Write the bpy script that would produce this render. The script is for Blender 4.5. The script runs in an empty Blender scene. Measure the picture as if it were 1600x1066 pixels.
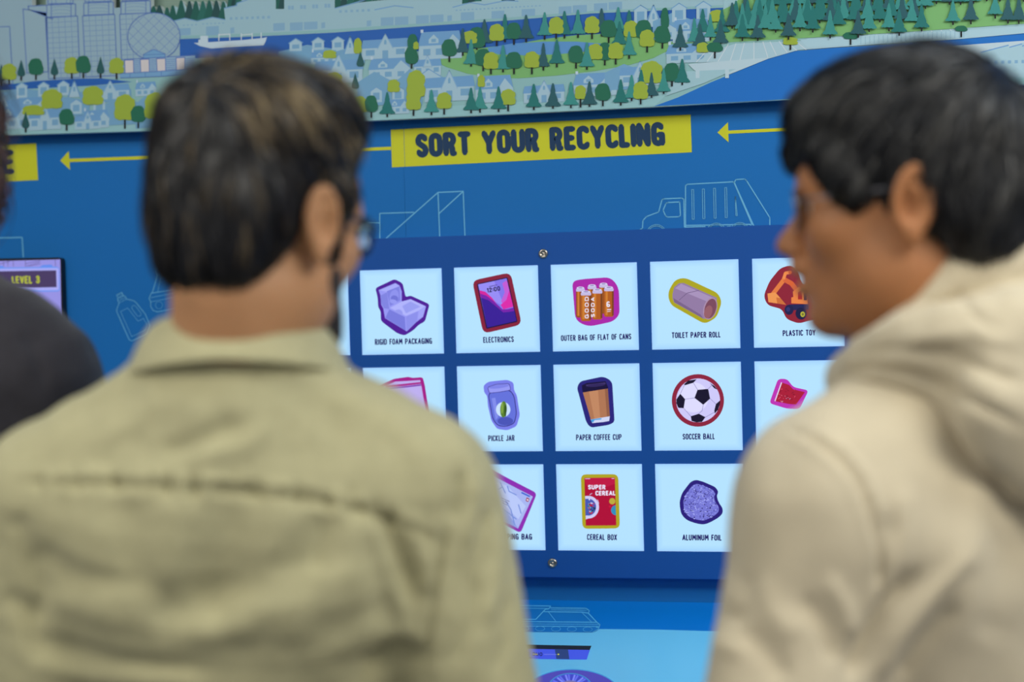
import bpy, math, random
import numpy as np
from mathutils import Matrix, Vector
random.seed(7); np.random.seed(7)
C = bpy.context.scene.collection
scene = bpy.context.scene
PI = math.pi

# ------------------------------------------------------------------ camera
S = 1.4                                   # a lit tile is 14 cm square
YAW, PITCH, ROLL = -0.227833, -0.033528, -0.027631
ZT = 1.575                                # height of the top edge of the first row of tiles
CAM = np.array([0.51397*S, -1.92804*S, ZT-0.020559*S])
FPX = 60/36*1600
def cam_rows():
    f = np.array([math.sin(YAW)*math.cos(PITCH), math.cos(YAW)*math.cos(PITCH), math.sin(PITCH)])
    r = np.array([math.cos(YAW), -math.sin(YAW), 0.0]); u = np.cross(r, f)
    c, s = math.cos(ROLL), math.sin(ROLL)
    return c*r+s*u, -s*r+c*u, f
CR, CU, CF = cam_rows()
cam_data = bpy.data.cameras.new('camera'); cam = bpy.data.objects.new('camera', cam_data); C.objects.link(cam)
cam_data.sensor_width = 36; cam_data.lens = 60; cam_data.clip_start = .05
cam.matrix_world = Matrix(((CR[0], CU[0], -CF[0], CAM[0]), (CR[1], CU[1], -CF[1], CAM[1]), (CR[2], CU[2], -CF[2], CAM[2]), (0, 0, 0, 1)))
cam_data.dof.use_dof = True; cam_data.dof.focus_distance = 2.62; cam_data.dof.aperture_fstop = 2.0
scene.camera = cam
# ------------------------------------------------------------------ world, lights, exposure
w = bpy.data.worlds.new('world'); scene.world = w; w.use_nodes = True
w.node_tree.nodes['Background'].inputs[0].default_value = (.82, .88, 1, 1)
w.node_tree.nodes['Background'].inputs[1].default_value = .32
def area(name, loc, target, sx, sy, power, col):
    l = bpy.data.lights.new(name, 'AREA'); l.shape = 'RECTANGLE'; l.size = sx; l.size_y = sy; l.energy = power; l.color = col
    o = bpy.data.objects.new(name, l); C.objects.link(o); o.location = loc
    o.rotation_euler = (Vector(target)-Vector(loc)).to_track_quat('-Z', 'Y').to_euler()
    return o
area('ceiling_light', (1.9, -2.0, 2.75), (1.4, -1.2, 0), 1.2, .6, 46, (1, .96, .84))
area('ceiling_light', (-.9, -2.3, 2.75), (-.6, -1.6, 0), 1.2, .6, 34, (1, .96, .84))
area('ceiling_light', (.6, -4.6, 2.75), (.5, -2.2, 0.6), 2.4, .8, 27, (1, .94, .80))
area('wall_wash_light', (1.7, -1.25, 2.72), (1.3, 0, 1.2), 1.6, .3, 15, (.86, .94, 1))
area('wall_wash_light', (-.6, -1.35, 2.72), (-.4, 0, 1.2), 1.2, .3, 3.4, (.86, .94, 1))
vs = scene.view_settings
vs.view_transform = 'Standard'; vs.look = 'None'; vs.exposure = 0; vs.gamma = 1; vs.use_curve_mapping = False

# ------------------------------------------------------------------ helpers
def lin(c): return tuple((v/255/12.92 if v/255 <= .04045 else ((v/255+.055)/1.055)**2.4) for v in c)
MC = {}
def mat(name, col, rough=.6, noise=None, bump=None, spec=.5, sheen=0, sss=0, metal=0, trans=0):
    if name in MC: return MC[name]
    m = bpy.data.materials.new(name); m.use_nodes = True; nt = m.node_tree; b = nt.nodes['Principled BSDF']
    c = lin(col)+(1,)
    b.inputs['Base Color'].default_value = c; b.inputs['Roughness'].default_value = rough
    b.inputs['Specular IOR Level'].default_value = spec; b.inputs['Metallic'].default_value = metal
    if sheen: b.inputs['Sheen Weight'].default_value = sheen
    if sss: b.inputs['Subsurface Weight'].default_value = sss; b.inputs['Subsurface Scale'].default_value = .01; b.inputs['Subsurface Radius'].default_value = (1, .35, .2)
    if trans: b.inputs['Transmission Weight'].default_value = trans
    if noise or bump:
        tc = nt.nodes.new('ShaderNodeTexCoord')
    if noise:
        sc, amt = noise
        n = nt.nodes.new('ShaderNodeTexNoise'); n.inputs['Scale'].default_value = sc; n.inputs['Detail'].default_value = 5
        nt.links.new(tc.outputs['Object'], n.inputs['Vector'])
        mr = nt.nodes.new('ShaderNodeMapRange'); mr.inputs['From Min'].default_value = .3; mr.inputs['From Max'].default_value = .7
        mr.inputs['To Min'].default_value = 1-amt; mr.inputs['To Max'].default_value = 1+amt
        nt.links.new(n.outputs['Fac'], mr.inputs['Value'])
        vm = nt.nodes.new('ShaderNodeVectorMath'); vm.operation = 'SCALE'; vm.inputs[0].default_value = c[:3]
        nt.links.new(mr.outputs[0], vm.inputs['Scale']); nt.links.new(vm.outputs[0], b.inputs['Base Color'])
    if bump:
        sc, st = bump
        n = nt.nodes.new('ShaderNodeTexNoise'); n.inputs['Scale'].default_value = sc; n.inputs['Detail'].default_value = 3
        nt.links.new(tc.outputs['Object'], n.inputs['Vector'])
        bp = nt.nodes.new('ShaderNodeBump'); bp.inputs['Strength'].default_value = st; bp.inputs['Distance'].default_value = .002
        nt.links.new(n.outputs['Fac'], bp.inputs['Height']); nt.links.new(bp.outputs[0], b.inputs['Normal'])
    MC[name] = m; return m
def pm(col):                              # printed ink
    return mat('ink_%02x%02x%02x' % tuple(col), col, .5, spec=.22)
def em(col, strength=1.0):                # backlit screen colour
    k = 'lit_%02x%02x%02x' % tuple(col)
    if k in MC: return MC[k]
    m = bpy.data.materials.new(k); m.use_nodes = True; b = m.node_tree.nodes['Principled BSDF']
    b.inputs['Base Color'].default_value = (.004, .004, .006, 1); b.inputs['Roughness'].default_value = .35; b.inputs['Specular IOR Level'].default_value = .2
    b.inputs['Emission Color'].default_value = lin(col)+(1,); b.inputs['Emission Strength'].default_value = strength
    MC[k] = m; return m
LOCAL = False                             # True while building things whose parts are modelled in the thing's own frame
def link(name, me, parent=None, mats=(), smooth=False):
    for m in mats: me.materials.append(m)
    if smooth: me.polygons.foreach_set('use_smooth', [True]*len(me.polygons))
    o = bpy.data.objects.new(name, me); C.objects.link(o)
    if parent is not None: attach(o, parent)
    return o
def attach(o, parent):
    o.parent = parent
    if not LOCAL: o.matrix_parent_inverse = Matrix.Translation(parent.location).inverted()
def tag(o, label=None, cat=None, group=None, kind=None):
    if label: o['label'] = label
    if cat: o['category'] = cat
    if group: o['group'] = group
    if kind: o['kind'] = kind
    return o
def empty(name, loc=(0, 0, 0)):
    o = bpy.data.objects.new(name, None); C.objects.link(o); o.location = loc; o.empty_display_size = .05; return o
# a plane of the exhibit: pixel -> point on it
class Plane:
    def __init__(s, p, n): s.p = np.array(p, float); s.n = np.array(n, float); s.n /= np.linalg.norm(s.n)
    def at(s, u, v, off=0.0):
        d = CR*(u-800)/FPX - CU*(v-533)/FPX + CF
        p0 = s.p + s.n*off
        t = ((p0-CAM)@s.n)/(d@s.n)
        return CAM+d*t
BOARD = Plane((0, 0, 0), (0, -1, 0))
WALLP = Plane((0, .03, 0), (0, -1, 0))
MURAL = Plane((0, -.006, 0), (0, -1, 0))
class Art:
    """collects flat printed shapes on a plane and links them as ONE mesh with one slot per ink"""
    def __init__(s, plane, off=.0004, aff=(0, 0, 1), lit=False, step=.00006):
        s.pl = plane; s.off = off; s.a = aff; s.v = []; s.f = []; s.m = []; s.mats = []; s.lit = lit; s.step = step; s.n = 0; s.micro = 0; s.mc = 0
    def mi(s, col):
        m = col if isinstance(col, bpy.types.Material) else (em(col) if s.lit else pm(col))
        if m not in s.mats: s.mats.append(m)
        return s.mats.index(m)
    def px(s, p): return (s.a[0]+p[0]/s.a[2], s.a[1]+p[1]/s.a[2])
    def poly(s, col, pts, raise_=True):
        if raise_: s.n += 1
        b = len(s.v); s.mc += 1; off = s.off+s.n*s.step+(s.mc % 23)*s.micro
        for p in pts:
            q = s.px(p); s.v.append(tuple(s.pl.at(q[0], q[1], off)))
        # wind towards the viewer
        A = sum(pts[i][0]*pts[(i+1) % len(pts)][1]-pts[(i+1) % len(pts)][0]*pts[i][1] for i in range(len(pts)))
        idx = list(range(b, b+len(pts)))
        s.f.append(idx if A < 0 else idx[::-1]); s.m.append(s.mi(col)); return s
    def ell(s, col, c, rx, ry, rot=0, n=28, a0=0, a1=2*PI, raise_=True):
        pts = []
        for i in range(n if a1-a0 >= 2*PI-1e-6 else n+1):
            t = a0+(a1-a0)*i/n; x, y = rx*math.cos(t), ry*math.sin(t)
            pts.append((c[0]+x*math.cos(rot)-y*math.sin(rot), c[1]+x*math.sin(rot)+y*math.cos(rot)))
        return s.poly(col, pts, raise_)
    def line(s, col, pts, wd, closed=False, joint=True):
        s.n += 1
        if closed: pts = list(pts)+[pts[0]]
        for i in range(len(pts)-1):
            (x0, y0), (x1, y1) = pts[i], pts[i+1]; L = math.hypot(x1-x0, y1-y0)
            if L < 1e-6: continue
            nx, ny = -(y1-y0)/L*wd/2, (x1-x0)/L*wd/2
            s.poly(col, [(x0+nx, y0+ny), (x1+nx, y1+ny), (x1-nx, y1-ny), (x0-nx, y0-ny)], False)
        if joint:
            for p in pts[1:-1]+([pts[0]] if closed else []): s.ell(col, p, wd/2, wd/2, n=8, raise_=False)
        return s
    def ring(s, col, c, rx, ry, wd, rot=0, n=28):
        pts = []
        for i in range(n):
            t = 2*PI*i/n; x, y = rx*math.cos(t), ry*math.sin(t)
            pts.append((c[0]+x*math.cos(rot)-y*math.sin(rot), c[1]+x*math.sin(rot)+y*math.cos(rot)))
        return s.line(col, pts, wd, True)
    def text(s, col, txt, p0, p1, h, wd=.21, slant=0, fill=.80):
        """condensed capitals from p0 (bottom left) to p1 (bottom right), height h"""
        tot = 0; ws = []
        for ch in txt:
            g = GLYPH.get(ch, (.3, []))[0]; ws.append(g); tot += g
        gap = .26; tot = sum(ws)+gap*(len(txt)-1)+wd
        L = math.hypot(p1[0]-p0[0], p1[1]-p0[1]); ex = ((p1[0]-p0[0])/L, (p1[1]-p0[1])/L)
        if ex[0] == 0 and ex[1] != 0: up = (ex[1], 0)
        else: up = (ex[1], -ex[0])
        sx = L/(tot*h)                    # horizontal squeeze
        x = wd/2; s.n += 1; s.micro = 5e-6
        for ch, g in zip(txt, ws):
            for st in GLYPH.get(ch, (.3, []))[1]:
                pts = []
                for (a, b) in st:
                    X = (x+a)*h*sx; Y = (wd/2+b*(1-wd))*h
                    pts.append((p0[0]+ex[0]*X+up[0]*Y, p0[1]+ex[1]*X+up[1]*Y))
                s.n -= 1; s.line(col, pts, wd*h*min(1, max(.72, sx)))
                for q in (pts[0], pts[-1]): s.ell(col, q, wd*h*.42*min(1, max(.72, sx)), wd*h*.42, n=8, raise_=False)
            x += g+gap
        return s
    def build(s, name, parent=None):
        me = bpy.data.meshes.new(name); o3 = np.array(s.v)
        me.from_pydata([tuple(v) for v in o3], [], s.f)
        o = link(name, me, parent, s.mats)
        me.polygons.foreach_set('material_index', s.m); me.update()
        return o
def arc(cx, cy, rx, ry, a0, a1, n=5): return [(cx+rx*math.cos(math.radians(a0+(a1-a0)*i/n)), cy+ry*math.sin(math.radians(a0+(a1-a0)*i/n))) for i in range(n+1)]
W_ = .36
O_ = arc(.18, .78, .18, .22, 0, 180)+arc(.18, .22, .18, .22, 180, 360)
GLYPH = {
 'A': (.40, [[(0, 0), (.2, 1), (.4, 0)], [(.08, .3), (.32, .3)]]),
 'B': (W_, [[(0, 0), (0, 1), (.2, 1)]+arc(.2, .76, .14, .24, 90, -90)+[(.0, .52)], [(.2, .52)]+arc(.2, .26, .16, .26, 90, -90)+[(0, 0)]]),
 'C': (W_*.9, [arc(.18, .78, .17, .22, 20, 180)+arc(.18, .22, .17, .22, 180, 340)]),
 'D': (W_, [[(0, 0), (0, 1), (.12, 1)]+arc(.14, .75, .22, .25, 90, 0)+arc(.14, .25, .22, .25, 0, -90)+[(0, 0)]]),
 'E': (.28, [[(.28, 1), (0, 1), (0, 0), (.28, 0)], [(0, .52), (.24, .52)]]),
 'F': (.27, [[(.27, 1), (0, 1), (0, 0)], [(0, .5), (.23, .5)]]),
 'G': (W_, [arc(.18, .78, .17, .22, 20, 180)+arc(.18, .22, .17, .22, 180, 350)+[(.36, .46), (.2, .46)], [(.36, .46), (.36, 0)]]),
 'I': (.0, [[(0, 0), (0, 1)]]),
 'J': (.26, [[(.26, 1), (.26, .2)]+arc(.12, .2, .14, .2, 0, -150)]),
 'K': (W_, [[(0, 0), (0, 1)], [(.35, 1), (.03, .5), (.36, 0)]]),
 'L': (.25, [[(0, 1), (0, 0), (.25, 0)]]),
 'M': (.5, [[(0, 0), (.04, 1), (.25, .35), (.46, 1), (.5, 0)]]),
 'N': (W_, [[(0, 0), (0, 1), (.36, 0), (.36, 1)]]),
 'O': (W_, [O_+[O_[0]]]),
 'P': (W_, [[(0, 0), (0, 1), (.18, 1)]+arc(.18, .73, .17, .27, 90, -90)+[(0, .46)]]),
 'R': (W_, [[(0, 0), (0, 1), (.18, 1)]+arc(.18, .75, .15, .25, 90, -90)+[(0, .5)], [(.18, .5), (.26, .3), (.28, 0), (.36, 0)]]),
 'S': (W_*.9, [arc(.17, .76, .155, .24, 20, 180)+[(.03, .64), (.28, .4)]+arc(.17, .24, .155, .24, 0, -160)]),
 'T': (W_, [[(0, 1), (.36, 1)], [(.18, 1), (.18, 0)]]),
 'U': (W_, [[(0, 1)]+arc(.18, .24, .18, .24, 180, 360)+[(.36, 1)]]),
 'V': (.38, [[(0, 1), (.19, 0), (.38, 1)]]),
 'X': (W_, [[(0, 0), (.36, 1)], [(0, 1), (.36, 0)]]),
 'Y': (.4, [[(0, 1), (.2, .46), (.4, 1)], [(.2, .46), (.2, 0)]]),
 '0': (W_, [O_+[O_[0]]]),
 '1': (.14, [[(0, .8), (.14, 1), (.14, 0)]]),
 '2': (W_, [arc(.18, .76, .17, .24, 170, -20)+[(0, 0), (.36, 0)]]),
 '3': (W_*.9, [arc(.15, .77, .15, .23, 165, -90)+[(.08, .53)], [(.08, .53), (.15, .53)]+arc(.15, .26, .17, .26, 85, -165)]),
 '6': (W_, [[(.32, .95)]+arc(.18, .7, .18, .3, 80, 180)+arc(.18, .25, .18, .25, 180, 540, 10)]),
 ':': (.0, [[(0, .2), (0, .3)], [(0, .65), (0, .75)]]), ' ': (.16, []), '-': (.2, [[(0, .5), (.2, .5)]]),
}
def box_mesh(name, x0, x1, y0, y1, z0, z1, bevel=0):
    v = [(x, y, z) for x in (x0, x1) for y in (y0, y1) for z in (z0, z1)]
    f = [(0, 1, 3, 2), (4, 6, 7, 5), (0, 4, 5, 1), (2, 3, 7, 6), (0, 2, 6, 4), (1, 5, 7, 3)]
    me = bpy.data.meshes.new(name); me.from_pydata(v, [], f); me.update(); return me
def bevel(o, wd, seg=2):
    m = o.modifiers.new('bevel', 'BEVEL'); m.width = wd; m.segments = seg; m.limit_method = 'ANGLE'; return o
def slab(name, pts3, thick, nrm, parent, mats, side=None):
    """extruded outline: pts3 = front points, pushed back by thick along -nrm; side = index of the edge material"""
    n = len(pts3); nrm = np.array(nrm); v = [tuple(p) for p in pts3]+[tuple(np.array(p)-nrm*thick) for p in pts3]
    f = [tuple(range(n)), tuple(range(2*n-1, n-1, -1))]+[(i, i+n, (i+1) % n+n, (i+1) % n) for i in range(n)]
    me = bpy.data.meshes.new(name); me.from_pydata(v, [], f); me.update()
    o = link(name, me, parent, mats)
    import bmesh
    bm = bmesh.new(); bm.from_mesh(me); bmesh.ops.recalc_face_normals(bm, faces=bm.faces); bm.to_mesh(me); bm.free()
    if side is not None: me.polygons.foreach_set('material_index', [0, side]+[side]*n)
    return o
def tube(path, r, n=8, closed=False, taper=None):
    """vertices and faces of a tube along 3-D points"""
    P = [np.array(p, float) for p in path]; V = []; F = []; m = len(P)
    for i, p in enumerate(P):
        a = P[(i-1) % m] if (closed or i > 0) else p; b = P[(i+1) % m] if (closed or i < m-1) else p
        t = b-a; t = t/(np.linalg.norm(t)+1e-12)
        h = np.array([0, 0, 1.]) if abs(t[2]) < .9 else np.array([1., 0, 0])
        e1 = np.cross(t, h); e1 /= np.linalg.norm(e1); e2 = np.cross(t, e1); rr = r*(taper[i] if taper else 1)
        for k in range(n): V.append(tuple(p+rr*(math.cos(2*PI*k/n)*e1+math.sin(2*PI*k/n)*e2)))
    for i in range(m if closed else m-1):
        for k in range(n):
            j = (i+1) % m; F.append((i*n+k, i*n+(k+1) % n, j*n+(k+1) % n, j*n+k))
    if not closed: F.append(tuple(range(n))); F.append(tuple(range(m*n-1, (m-1)*n-1, -1)))
    return V, F
def join_vf(*vf):
    V = []; F = []
    for v, f in vf:
        b = len(V); V += v; F += [tuple(i+b for i in q) for q in f]
    return V, F
def mesh_obj(name, VF, parent, mats, smooth=True):
    me = bpy.data.meshes.new(name); me.from_pydata(VF[0], [], VF[1]); me.update()
    return link(name, me, parent, mats, smooth)

# ------------------------------------------------------------------ the room
M_wall = mat('wall_blue_vinyl', (22, 110, 184), .55, noise=(3, .02), bump=(900, .12), spec=.2)
seam_x = WALLP.at(632, 290)[0]
for nm, a, b in (('wall_back', -4.5, seam_x-.0002), ('wall_back_right', seam_x+.0002, 4.5)):
    tag(link(nm, box_mesh(nm, a, b, .03, .12, 0, 2.8), None, [M_wall]), kind='structure')
tag(link('floor', box_mesh('floor', -4.5, 4.5, -6, .12, -.1, 0), None, [mat('grey_carpet', (96, 98, 102), .95, noise=(60, .2), bump=(400, .5))]), kind='structure')
tag(link('ceiling', box_mesh('ceiling', -4.5, 4.5, -6, .12, 2.8, 2.9), None, [mat('white_ceiling', (226, 226, 222), .9, noise=(8, .03))]), kind='structure')
# ------------------------------------------------------------------ mural panel
CONIF = [(0, 1), (.10, .99), (.30, .66), (.27, .60), (.62, .27), (.58, .22), (1, .06), (.93, .0), (.72, .02), (.55, -.01), (.3, .02), (0, 0)]
CONIF = [(x, y) for x, y in CONIF]+[(-x, y) for x, y in CONIF[::-1][1:-1]]
ROUND = [(-.25, .98), (.05, 1), (.45, .97), (.72, .82), (.85, .6), (1, .4), (.94, .15), (.6, .02), (.1, 0), (-.5, .03), (-.85, .1), (-.95, .35), (-1, .62), (-.8, .78), (-.6, .93)]
LIMEC = [(-.3, .95), (0, 1), (.4, .97), (.62, .86), (.9, .78), (.96, .6), (.82, .45), (1, .3), (.9, .06), (.4, 0), (0, .03), (-.5, .0), (-.9, .08), (-1, .28), (-.88, .45), (-.95, .65), (-.7, .88)]
DROP = [(0, 1), (.2, .84), (.55, .55), (.9, .3), (1, .16), (.8, .04), (.4, 0), (-.4, 0), (-.8, .04), (-1, .16), (-.9, .3), (-.55, .55), (-.2, .84)]
TC = {'c': (35, 116, 112), 'l': (58, 142, 136), 'd': (42, 92, 100), 'r': (34, 106, 82), 'y': (156, 176, 62), 'p': (38, 90, 92), 'g': (34, 106, 82)}
TRUNK = (24, 26, 30)
mural = None
tree_off = [0.0020]
def tree(kind, x, top, bot, tr=None, w=None):
    """one printed tree: crown from y=top to y=bot, trunk to y=tr"""
    h = bot-top
    shape = {'c': CONIF, 'l': CONIF, 'd': CONIF, 'r': ROUND, 'y': LIMEC, 'p': DROP, 'g': ROUND}[kind]
    if w is None: w = {'c': 25, 'l': 24, 'd': 25, 'r': 24, 'y': 24, 'p': 12, 'g': 24}[kind]
    tree_off[0] += .000012
    a = Art(MURAL, tree_off[0], step=0)
    if tr: a.poly(TRUNK, [(x-1.3, bot-3), (x+1.3, bot-3), (x+1.3, tr), (x-1.3, tr)])
    a.off += .000005
    a.poly(TC[kind], [(x+px*w/2, bot-py*h) for px, py in shape])
    return a.build('printed_tree', mural)
def R(X0, Y0, s=4):                       # crop coordinates -> affine
    return lambda x, y: (X0+x/s, Y0+y/s)

edge_pts = [(-60, 213), (12, 211), (120, 208), (235, 204.6), (400, 197), (570, 189), (690, 183.4), (800, 178), (1000, 168), (1200, 157), (1400, 145.5), (1580, 133.5), (1700, 126)]
spikes = []
for i, (x, y) in enumerate([(240, 9), (249, 8), (261, 11), (270, 8), (283, 0), (296, 1), (306, 1), (317, 1), (327, 0), (338, 0), (349, 1)]):
    spikes += [(x-4.5, y+10 if x < 280 else y+12), (x-1.5, y+1), (x+1.5, y+1)]
spikes += [(355, 8), (362, -6), (368, 2), (374, -30)]
top = [(-60, -160), (50, -160), (50, 9), (72, 9), (72, -140), (176, -140), (176, 12), (188, 12), (188, -120), (235.5, -120), (235.5, 17)]+spikes+[(374, -60), (374, -330), (1700, -400)]
outline = edge_pts+top[::-1]
mural = empty('mural_panel', tuple(MURAL.at(800, 178)))
tag(mural, 'large illustrated city and forest mural panel mounted above the blue wall', 'mural')
def P3(pl, pts, off=0): return [pl.at(u, v, off) for u, v in pts]
M_edge = mat('white_panel_edge', (214, 222, 220), .5)
base = slab('panel_board', P3(MURAL, outline), .014, (0, -1, 0), mural, [pm((160, 196, 206)), M_edge], 1)
bkp = Plane((0, .022, 0), (0, -1, 0))
bk = slab('panel_backing', P3(bkp, [(-80, -330), (420, -330), (420, 60), (-80, 60)]), .006, (0, -1, 0), mural, [mat('sage_backing', (128, 152, 138), .6, noise=(2, .12))])
bk['label'] = 'sage green backing seen between the cut-out towers and trees'
flat_off = [.00030]
def flat(name, fn, label=None, off=None, step=.00002):
    flat_off[0] += .00008
    off = flat_off[0] if off is None else off
    a = Art(MURAL, off, step=step); fn(a); o = a.build(name, mural)
    if label: o['label'] = label
    return o
RIV = (36, 96, 178); PALE = (166, 196, 212); ROOF = (112, 160, 204); WIN = (120, 166, 200); GROUND = (150, 192, 196); LINE = (84, 116, 186); GARAGE = (132, 172, 200)
# ground, river, park
def f(a):
    a.poly((142, 186, 188), [(-60, 125), (400, 96), (800, 55), (1100, 40), (1260, 60), (1260, 155), (1200, 157), (1000, 168), (800, 178), (570, 189), (400, 197), (235, 204.6), (12, 211), (-60, 213)])
    a.poly((150, 194, 198), [(-60, 200), (235, 192), (400, 184), (800, 160), (1050, 140), (1023, 165), (1000, 167), (800, 177), (570, 188), (400, 196), (235, 203.6), (12, 210), (-60, 212)])
flat('printed_ground', f)
flat('printed_river', lambda a: a.poly(RIV, [(281, 61), (400, 57), (520, 51), (660, 41), (800, 31.5), (925, 21), (1130, 11), (1130, 60), (800, 75), (650, 80), (500, 88), (281, 92)]), 'dark blue printed river')
def f(a):
    a.poly(RIV, [(-20, 137), (22, 131), (60, 126), (150, 121.5), (207, 128), (140, 134), (60, 138), (-20, 142)])
flat('printed_river', f)
def f(a):
    a.poly((28, 112, 196), [(1022, 166), (1060, 152), (1110, 129), (1200, 92), (1225, 83), (1245, 79.5), (1300, 75), (1400, 69), (1500, 61), (1600, 51.5), (1700, 44), (1700, 126), (1580, 133), (1400, 145), (1200, 156.6)])
flat('printed_bay', f, 'bright blue printed bay')
def f(a):
    a.poly((124, 180, 112), [(1030, 80), (1052, 70), (1100, 68), (1140, 66), (1200, 62.5), (1300, 57), (1400, 51), (1500, 44), (1600, 37), (1700, 31), (1700, -330), (1500, -330), (1300, -200), (1200, -80), (1150, 5), (1100, 30)])
    
flat('printed_hillside', f)
def f(a):
    pts = [(681, 93)]
    pts += [(690, 86), (715, 79), (762, 74), (810, 68), (850, 61), (900, 55), (960, 52), (1010, 55), (1040, 61), (1052, 70), (1046, 78), (1020, 91), (985, 101), (930, 111), (870, 118), (810, 122.5), (770, 121), (730, 115), (698, 105), (684, 98)]
    a.poly((122, 178, 110), pts)
    a.poly((92, 148, 204), [(762, 75), (800, 68), (850, 65), (900, 65), (938, 68), (948, 74), (920, 80), (870, 85), (820, 86.5), (780, 85), (764, 81)])
flat('printed_park', f, 'green printed park with a blue pond')
# warehouses along the top
def f(a):
    q = R(400, 0)
    a.poly((156, 190, 202), [(270, 33), (289, 28.5), (308, 33), (332, 27), (352, 31), (350, 13), (370, 8.5), (370, 5), (400, -6), (431, 0), (431, 14), (444, 14), (444, -4), (523, -4), (523, 13), (560, 4), (640, -4), (722, -4), (722, 6), (745, 2), (800, 1), (850, 0), (1130, -12), (1130, 12), (925, 21), (800, 31.5), (660, 41), (520, 51), (400, 57), (281, 61)])
    a.poly((140, 184, 188), [(281, 56), (400, 52), (520, 46), (660, 36), (800, 27), (925, 17), (1130, 8), (1130, 11.6), (925, 20.6), (800, 31), (660, 40.6), (520, 50.6), (400, 56.6), (281, 60.6)])
    for p in ([(270, 33), (289, 28.5), (308, 33), (332, 27), (352, 31)], [(350, 13), (370, 8.5), (370, 5), (400, -5), (431, -12)], [(523, 13), (545, 7), (570, 0)], [(585, 15.5), (617, 9), (646, 12)], [(707, 11.5), (735, 4), (757, 7.5), (790, 1), (810, 2)]):
        a.line((112, 158, 204), p, 1.5)
    for x, y in [(286+6.3*i, 39.5-.3*i) for i in range(4)]+[(316+6.3*i, 37.5-.3*i) for i in range(6)]:
        a.poly(GARAGE, [(x, y-1), (x+2.6, y-1), (x+2.6, y+1), (x, y+1)], False)
    for x, y in [(361+8.4*i, 29-.3*i) for i in range(8)]: a.poly(GARAGE, [(x-2, y-2), (x+2, y-2), (x+2, y+2), (x-2, y+2)], False)
    for i in range(4):
        for k in (0, 5): a.poly(GARAGE, [(450+19*i+k, 9-i), (454+19*i+k, 9-i), (454+19*i+k, 15-i), (450+19*i+k, 15-i)], False)
    for i in range(6): a.poly(GARAGE, [(530+8.8*i, 16-.4*i), (534+8.8*i, 16-.4*i), (534+8.8*i, 20-.4*i), (530+8.8*i, 20-.4*i)], False)
    for i in range(22): a.poly(GARAGE, [(712+6.2*i, 15.2-.35*i), (715+6.2*i, 15.2-.35*i), (715+6.2*i, 17.2-.35*i), (712+6.2*i, 17.2-.35*i)], False)
    for x0, x1, y0, y1 in [(280, 298, 44, 55), (322, 342, 41, 55), (360, 366, 43, 52), (427, 445, 36, 48), (453, 473, 35, 48), (475, 496, 34, 46), (502, 508, 35, 44), (573, 580, 32, 41), (595, 615, 27, 40), (617, 638, 26, 39), (650, 670, 24, 37), (672, 693, 23, 35), (699, 706, 24, 33), (720, 741, 19, 32), (768, 788, 17, 29), (815, 836, 14, 25), (873, 893, 10, 22), (895, 917, 8, 20), (928, 949, 5, 17), (951, 972, 3, 15)]:
        a.poly(GARAGE, [(x0, y0+.5), (x1, y0-.5), (x1, y1-.5), (x0, y1+.5)], False)
flat('printed_warehouses', f, 'row of pale printed warehouses along the river', .00098, .000001)
# forest teeth behind the warehouses
for x, y, k in [(240, 9, 'c'), (249, 8, 'd'), (261, 11, 'c'), (270, 8, 'c'), (283, 0, 'c'), (296, 1, 'd'), (306, 1, 'c'), (317, 1, 'l'), (327, 0, 'c'), (338, 0, 'd'), (349, 2, 'c')]:
    h = 22+(10 if x > 255 else 0)
    a = Art(MURAL, .0009+x*1e-7, step=0); cc = {'c': (24, 92, 82), 'd': (28, 74, 76), 'l': (34, 104, 94)}[k]
    a.poly(cc, [(x+px*9, max(y, y)+h-py*h) for px, py in [(-1.1, 0), (-.6, .5), (-.22, .95), (0, 1), (.22, .95), (.6, .5), (1.1, 0)]]).build('printed_tree', mural)
for x0, x1, y1, n in [(358, 376, 10, 3), (431, 444, 14, 2), (523, 640, 9, 12), (722, 752, 5, 3), (785, 803, 3, 2)]:
    for i in range(n):
        x = x0+(x1-x0)*(i+.5)/n; Art(MURAL, .00085+x*5e-8, step=0).poly([(24, 92, 82), (28, 74, 76), (34, 104, 94)][i % 3], [(x-7, y1+4), (x-4, y1-12), (x, y1-24), (x+4, y1-12), (x+7, y1+4)]).build('printed_tree', mural)
# towers and dome
TW = (152, 180, 194)
flat('printed_skyline', lambda a: a.poly(TW, [(-60, -160), (50, -160), (50, 9), (72, 9), (72, -140), (176, -140), (176, 12), (188, 12), (188, -120), (235.5, -120), (235.5, 60), (281, 61), (281, 92), (300, 108), (188, 122), (120, 123), (-20, 131), (-60, 131)]), None, .00060)
def tower(pts, grid, name='printed_tower', col=TW):
    a = Art(MURAL, .00100, step=.000001); a.poly(col, pts)
    a.line(LINE, pts, 1.3, True)
    if grid:
        (x0, y0), (x1, y1), (x2, y2), (x3, y3) = pts; nc, nr = grid
        for i in range(1, nc): t = i/nc; a.line((110, 140, 190), [(x0+(x1-x0)*t, y0+(y1-y0)*t), (x3+(x2-x3)*t, y3+(y2-y3)*t)], .7)
        for i in range(1, nr): t = i/nr; a.line((110, 140, 190), [(x0+(x3-x0)*t, y0+(y3-y0)*t), (x1+(x2-x1)*t, y1+(y2-y1)*t)], .7)
    return a.build(name, mural)
tower([(-4, 42), (15, 41.5), (20, 131), (-4, 133)], None)
tower([(44, 9.5), (80, 8), (82, 30), (45, 15)], None)
tower([(36, 14), (73, 20), (76, 112), (42, 114)], None)
tower([(71, 28), (121, 25), (125, 121), (76, 123)], (5, 12))
tower([(129, 25), (179, 22.5), (183, 118), (134, 120)], (5, 12))
tower([(187, 22.5), (236, 20), (236, 116), (191, 118)], (5, 12))
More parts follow.
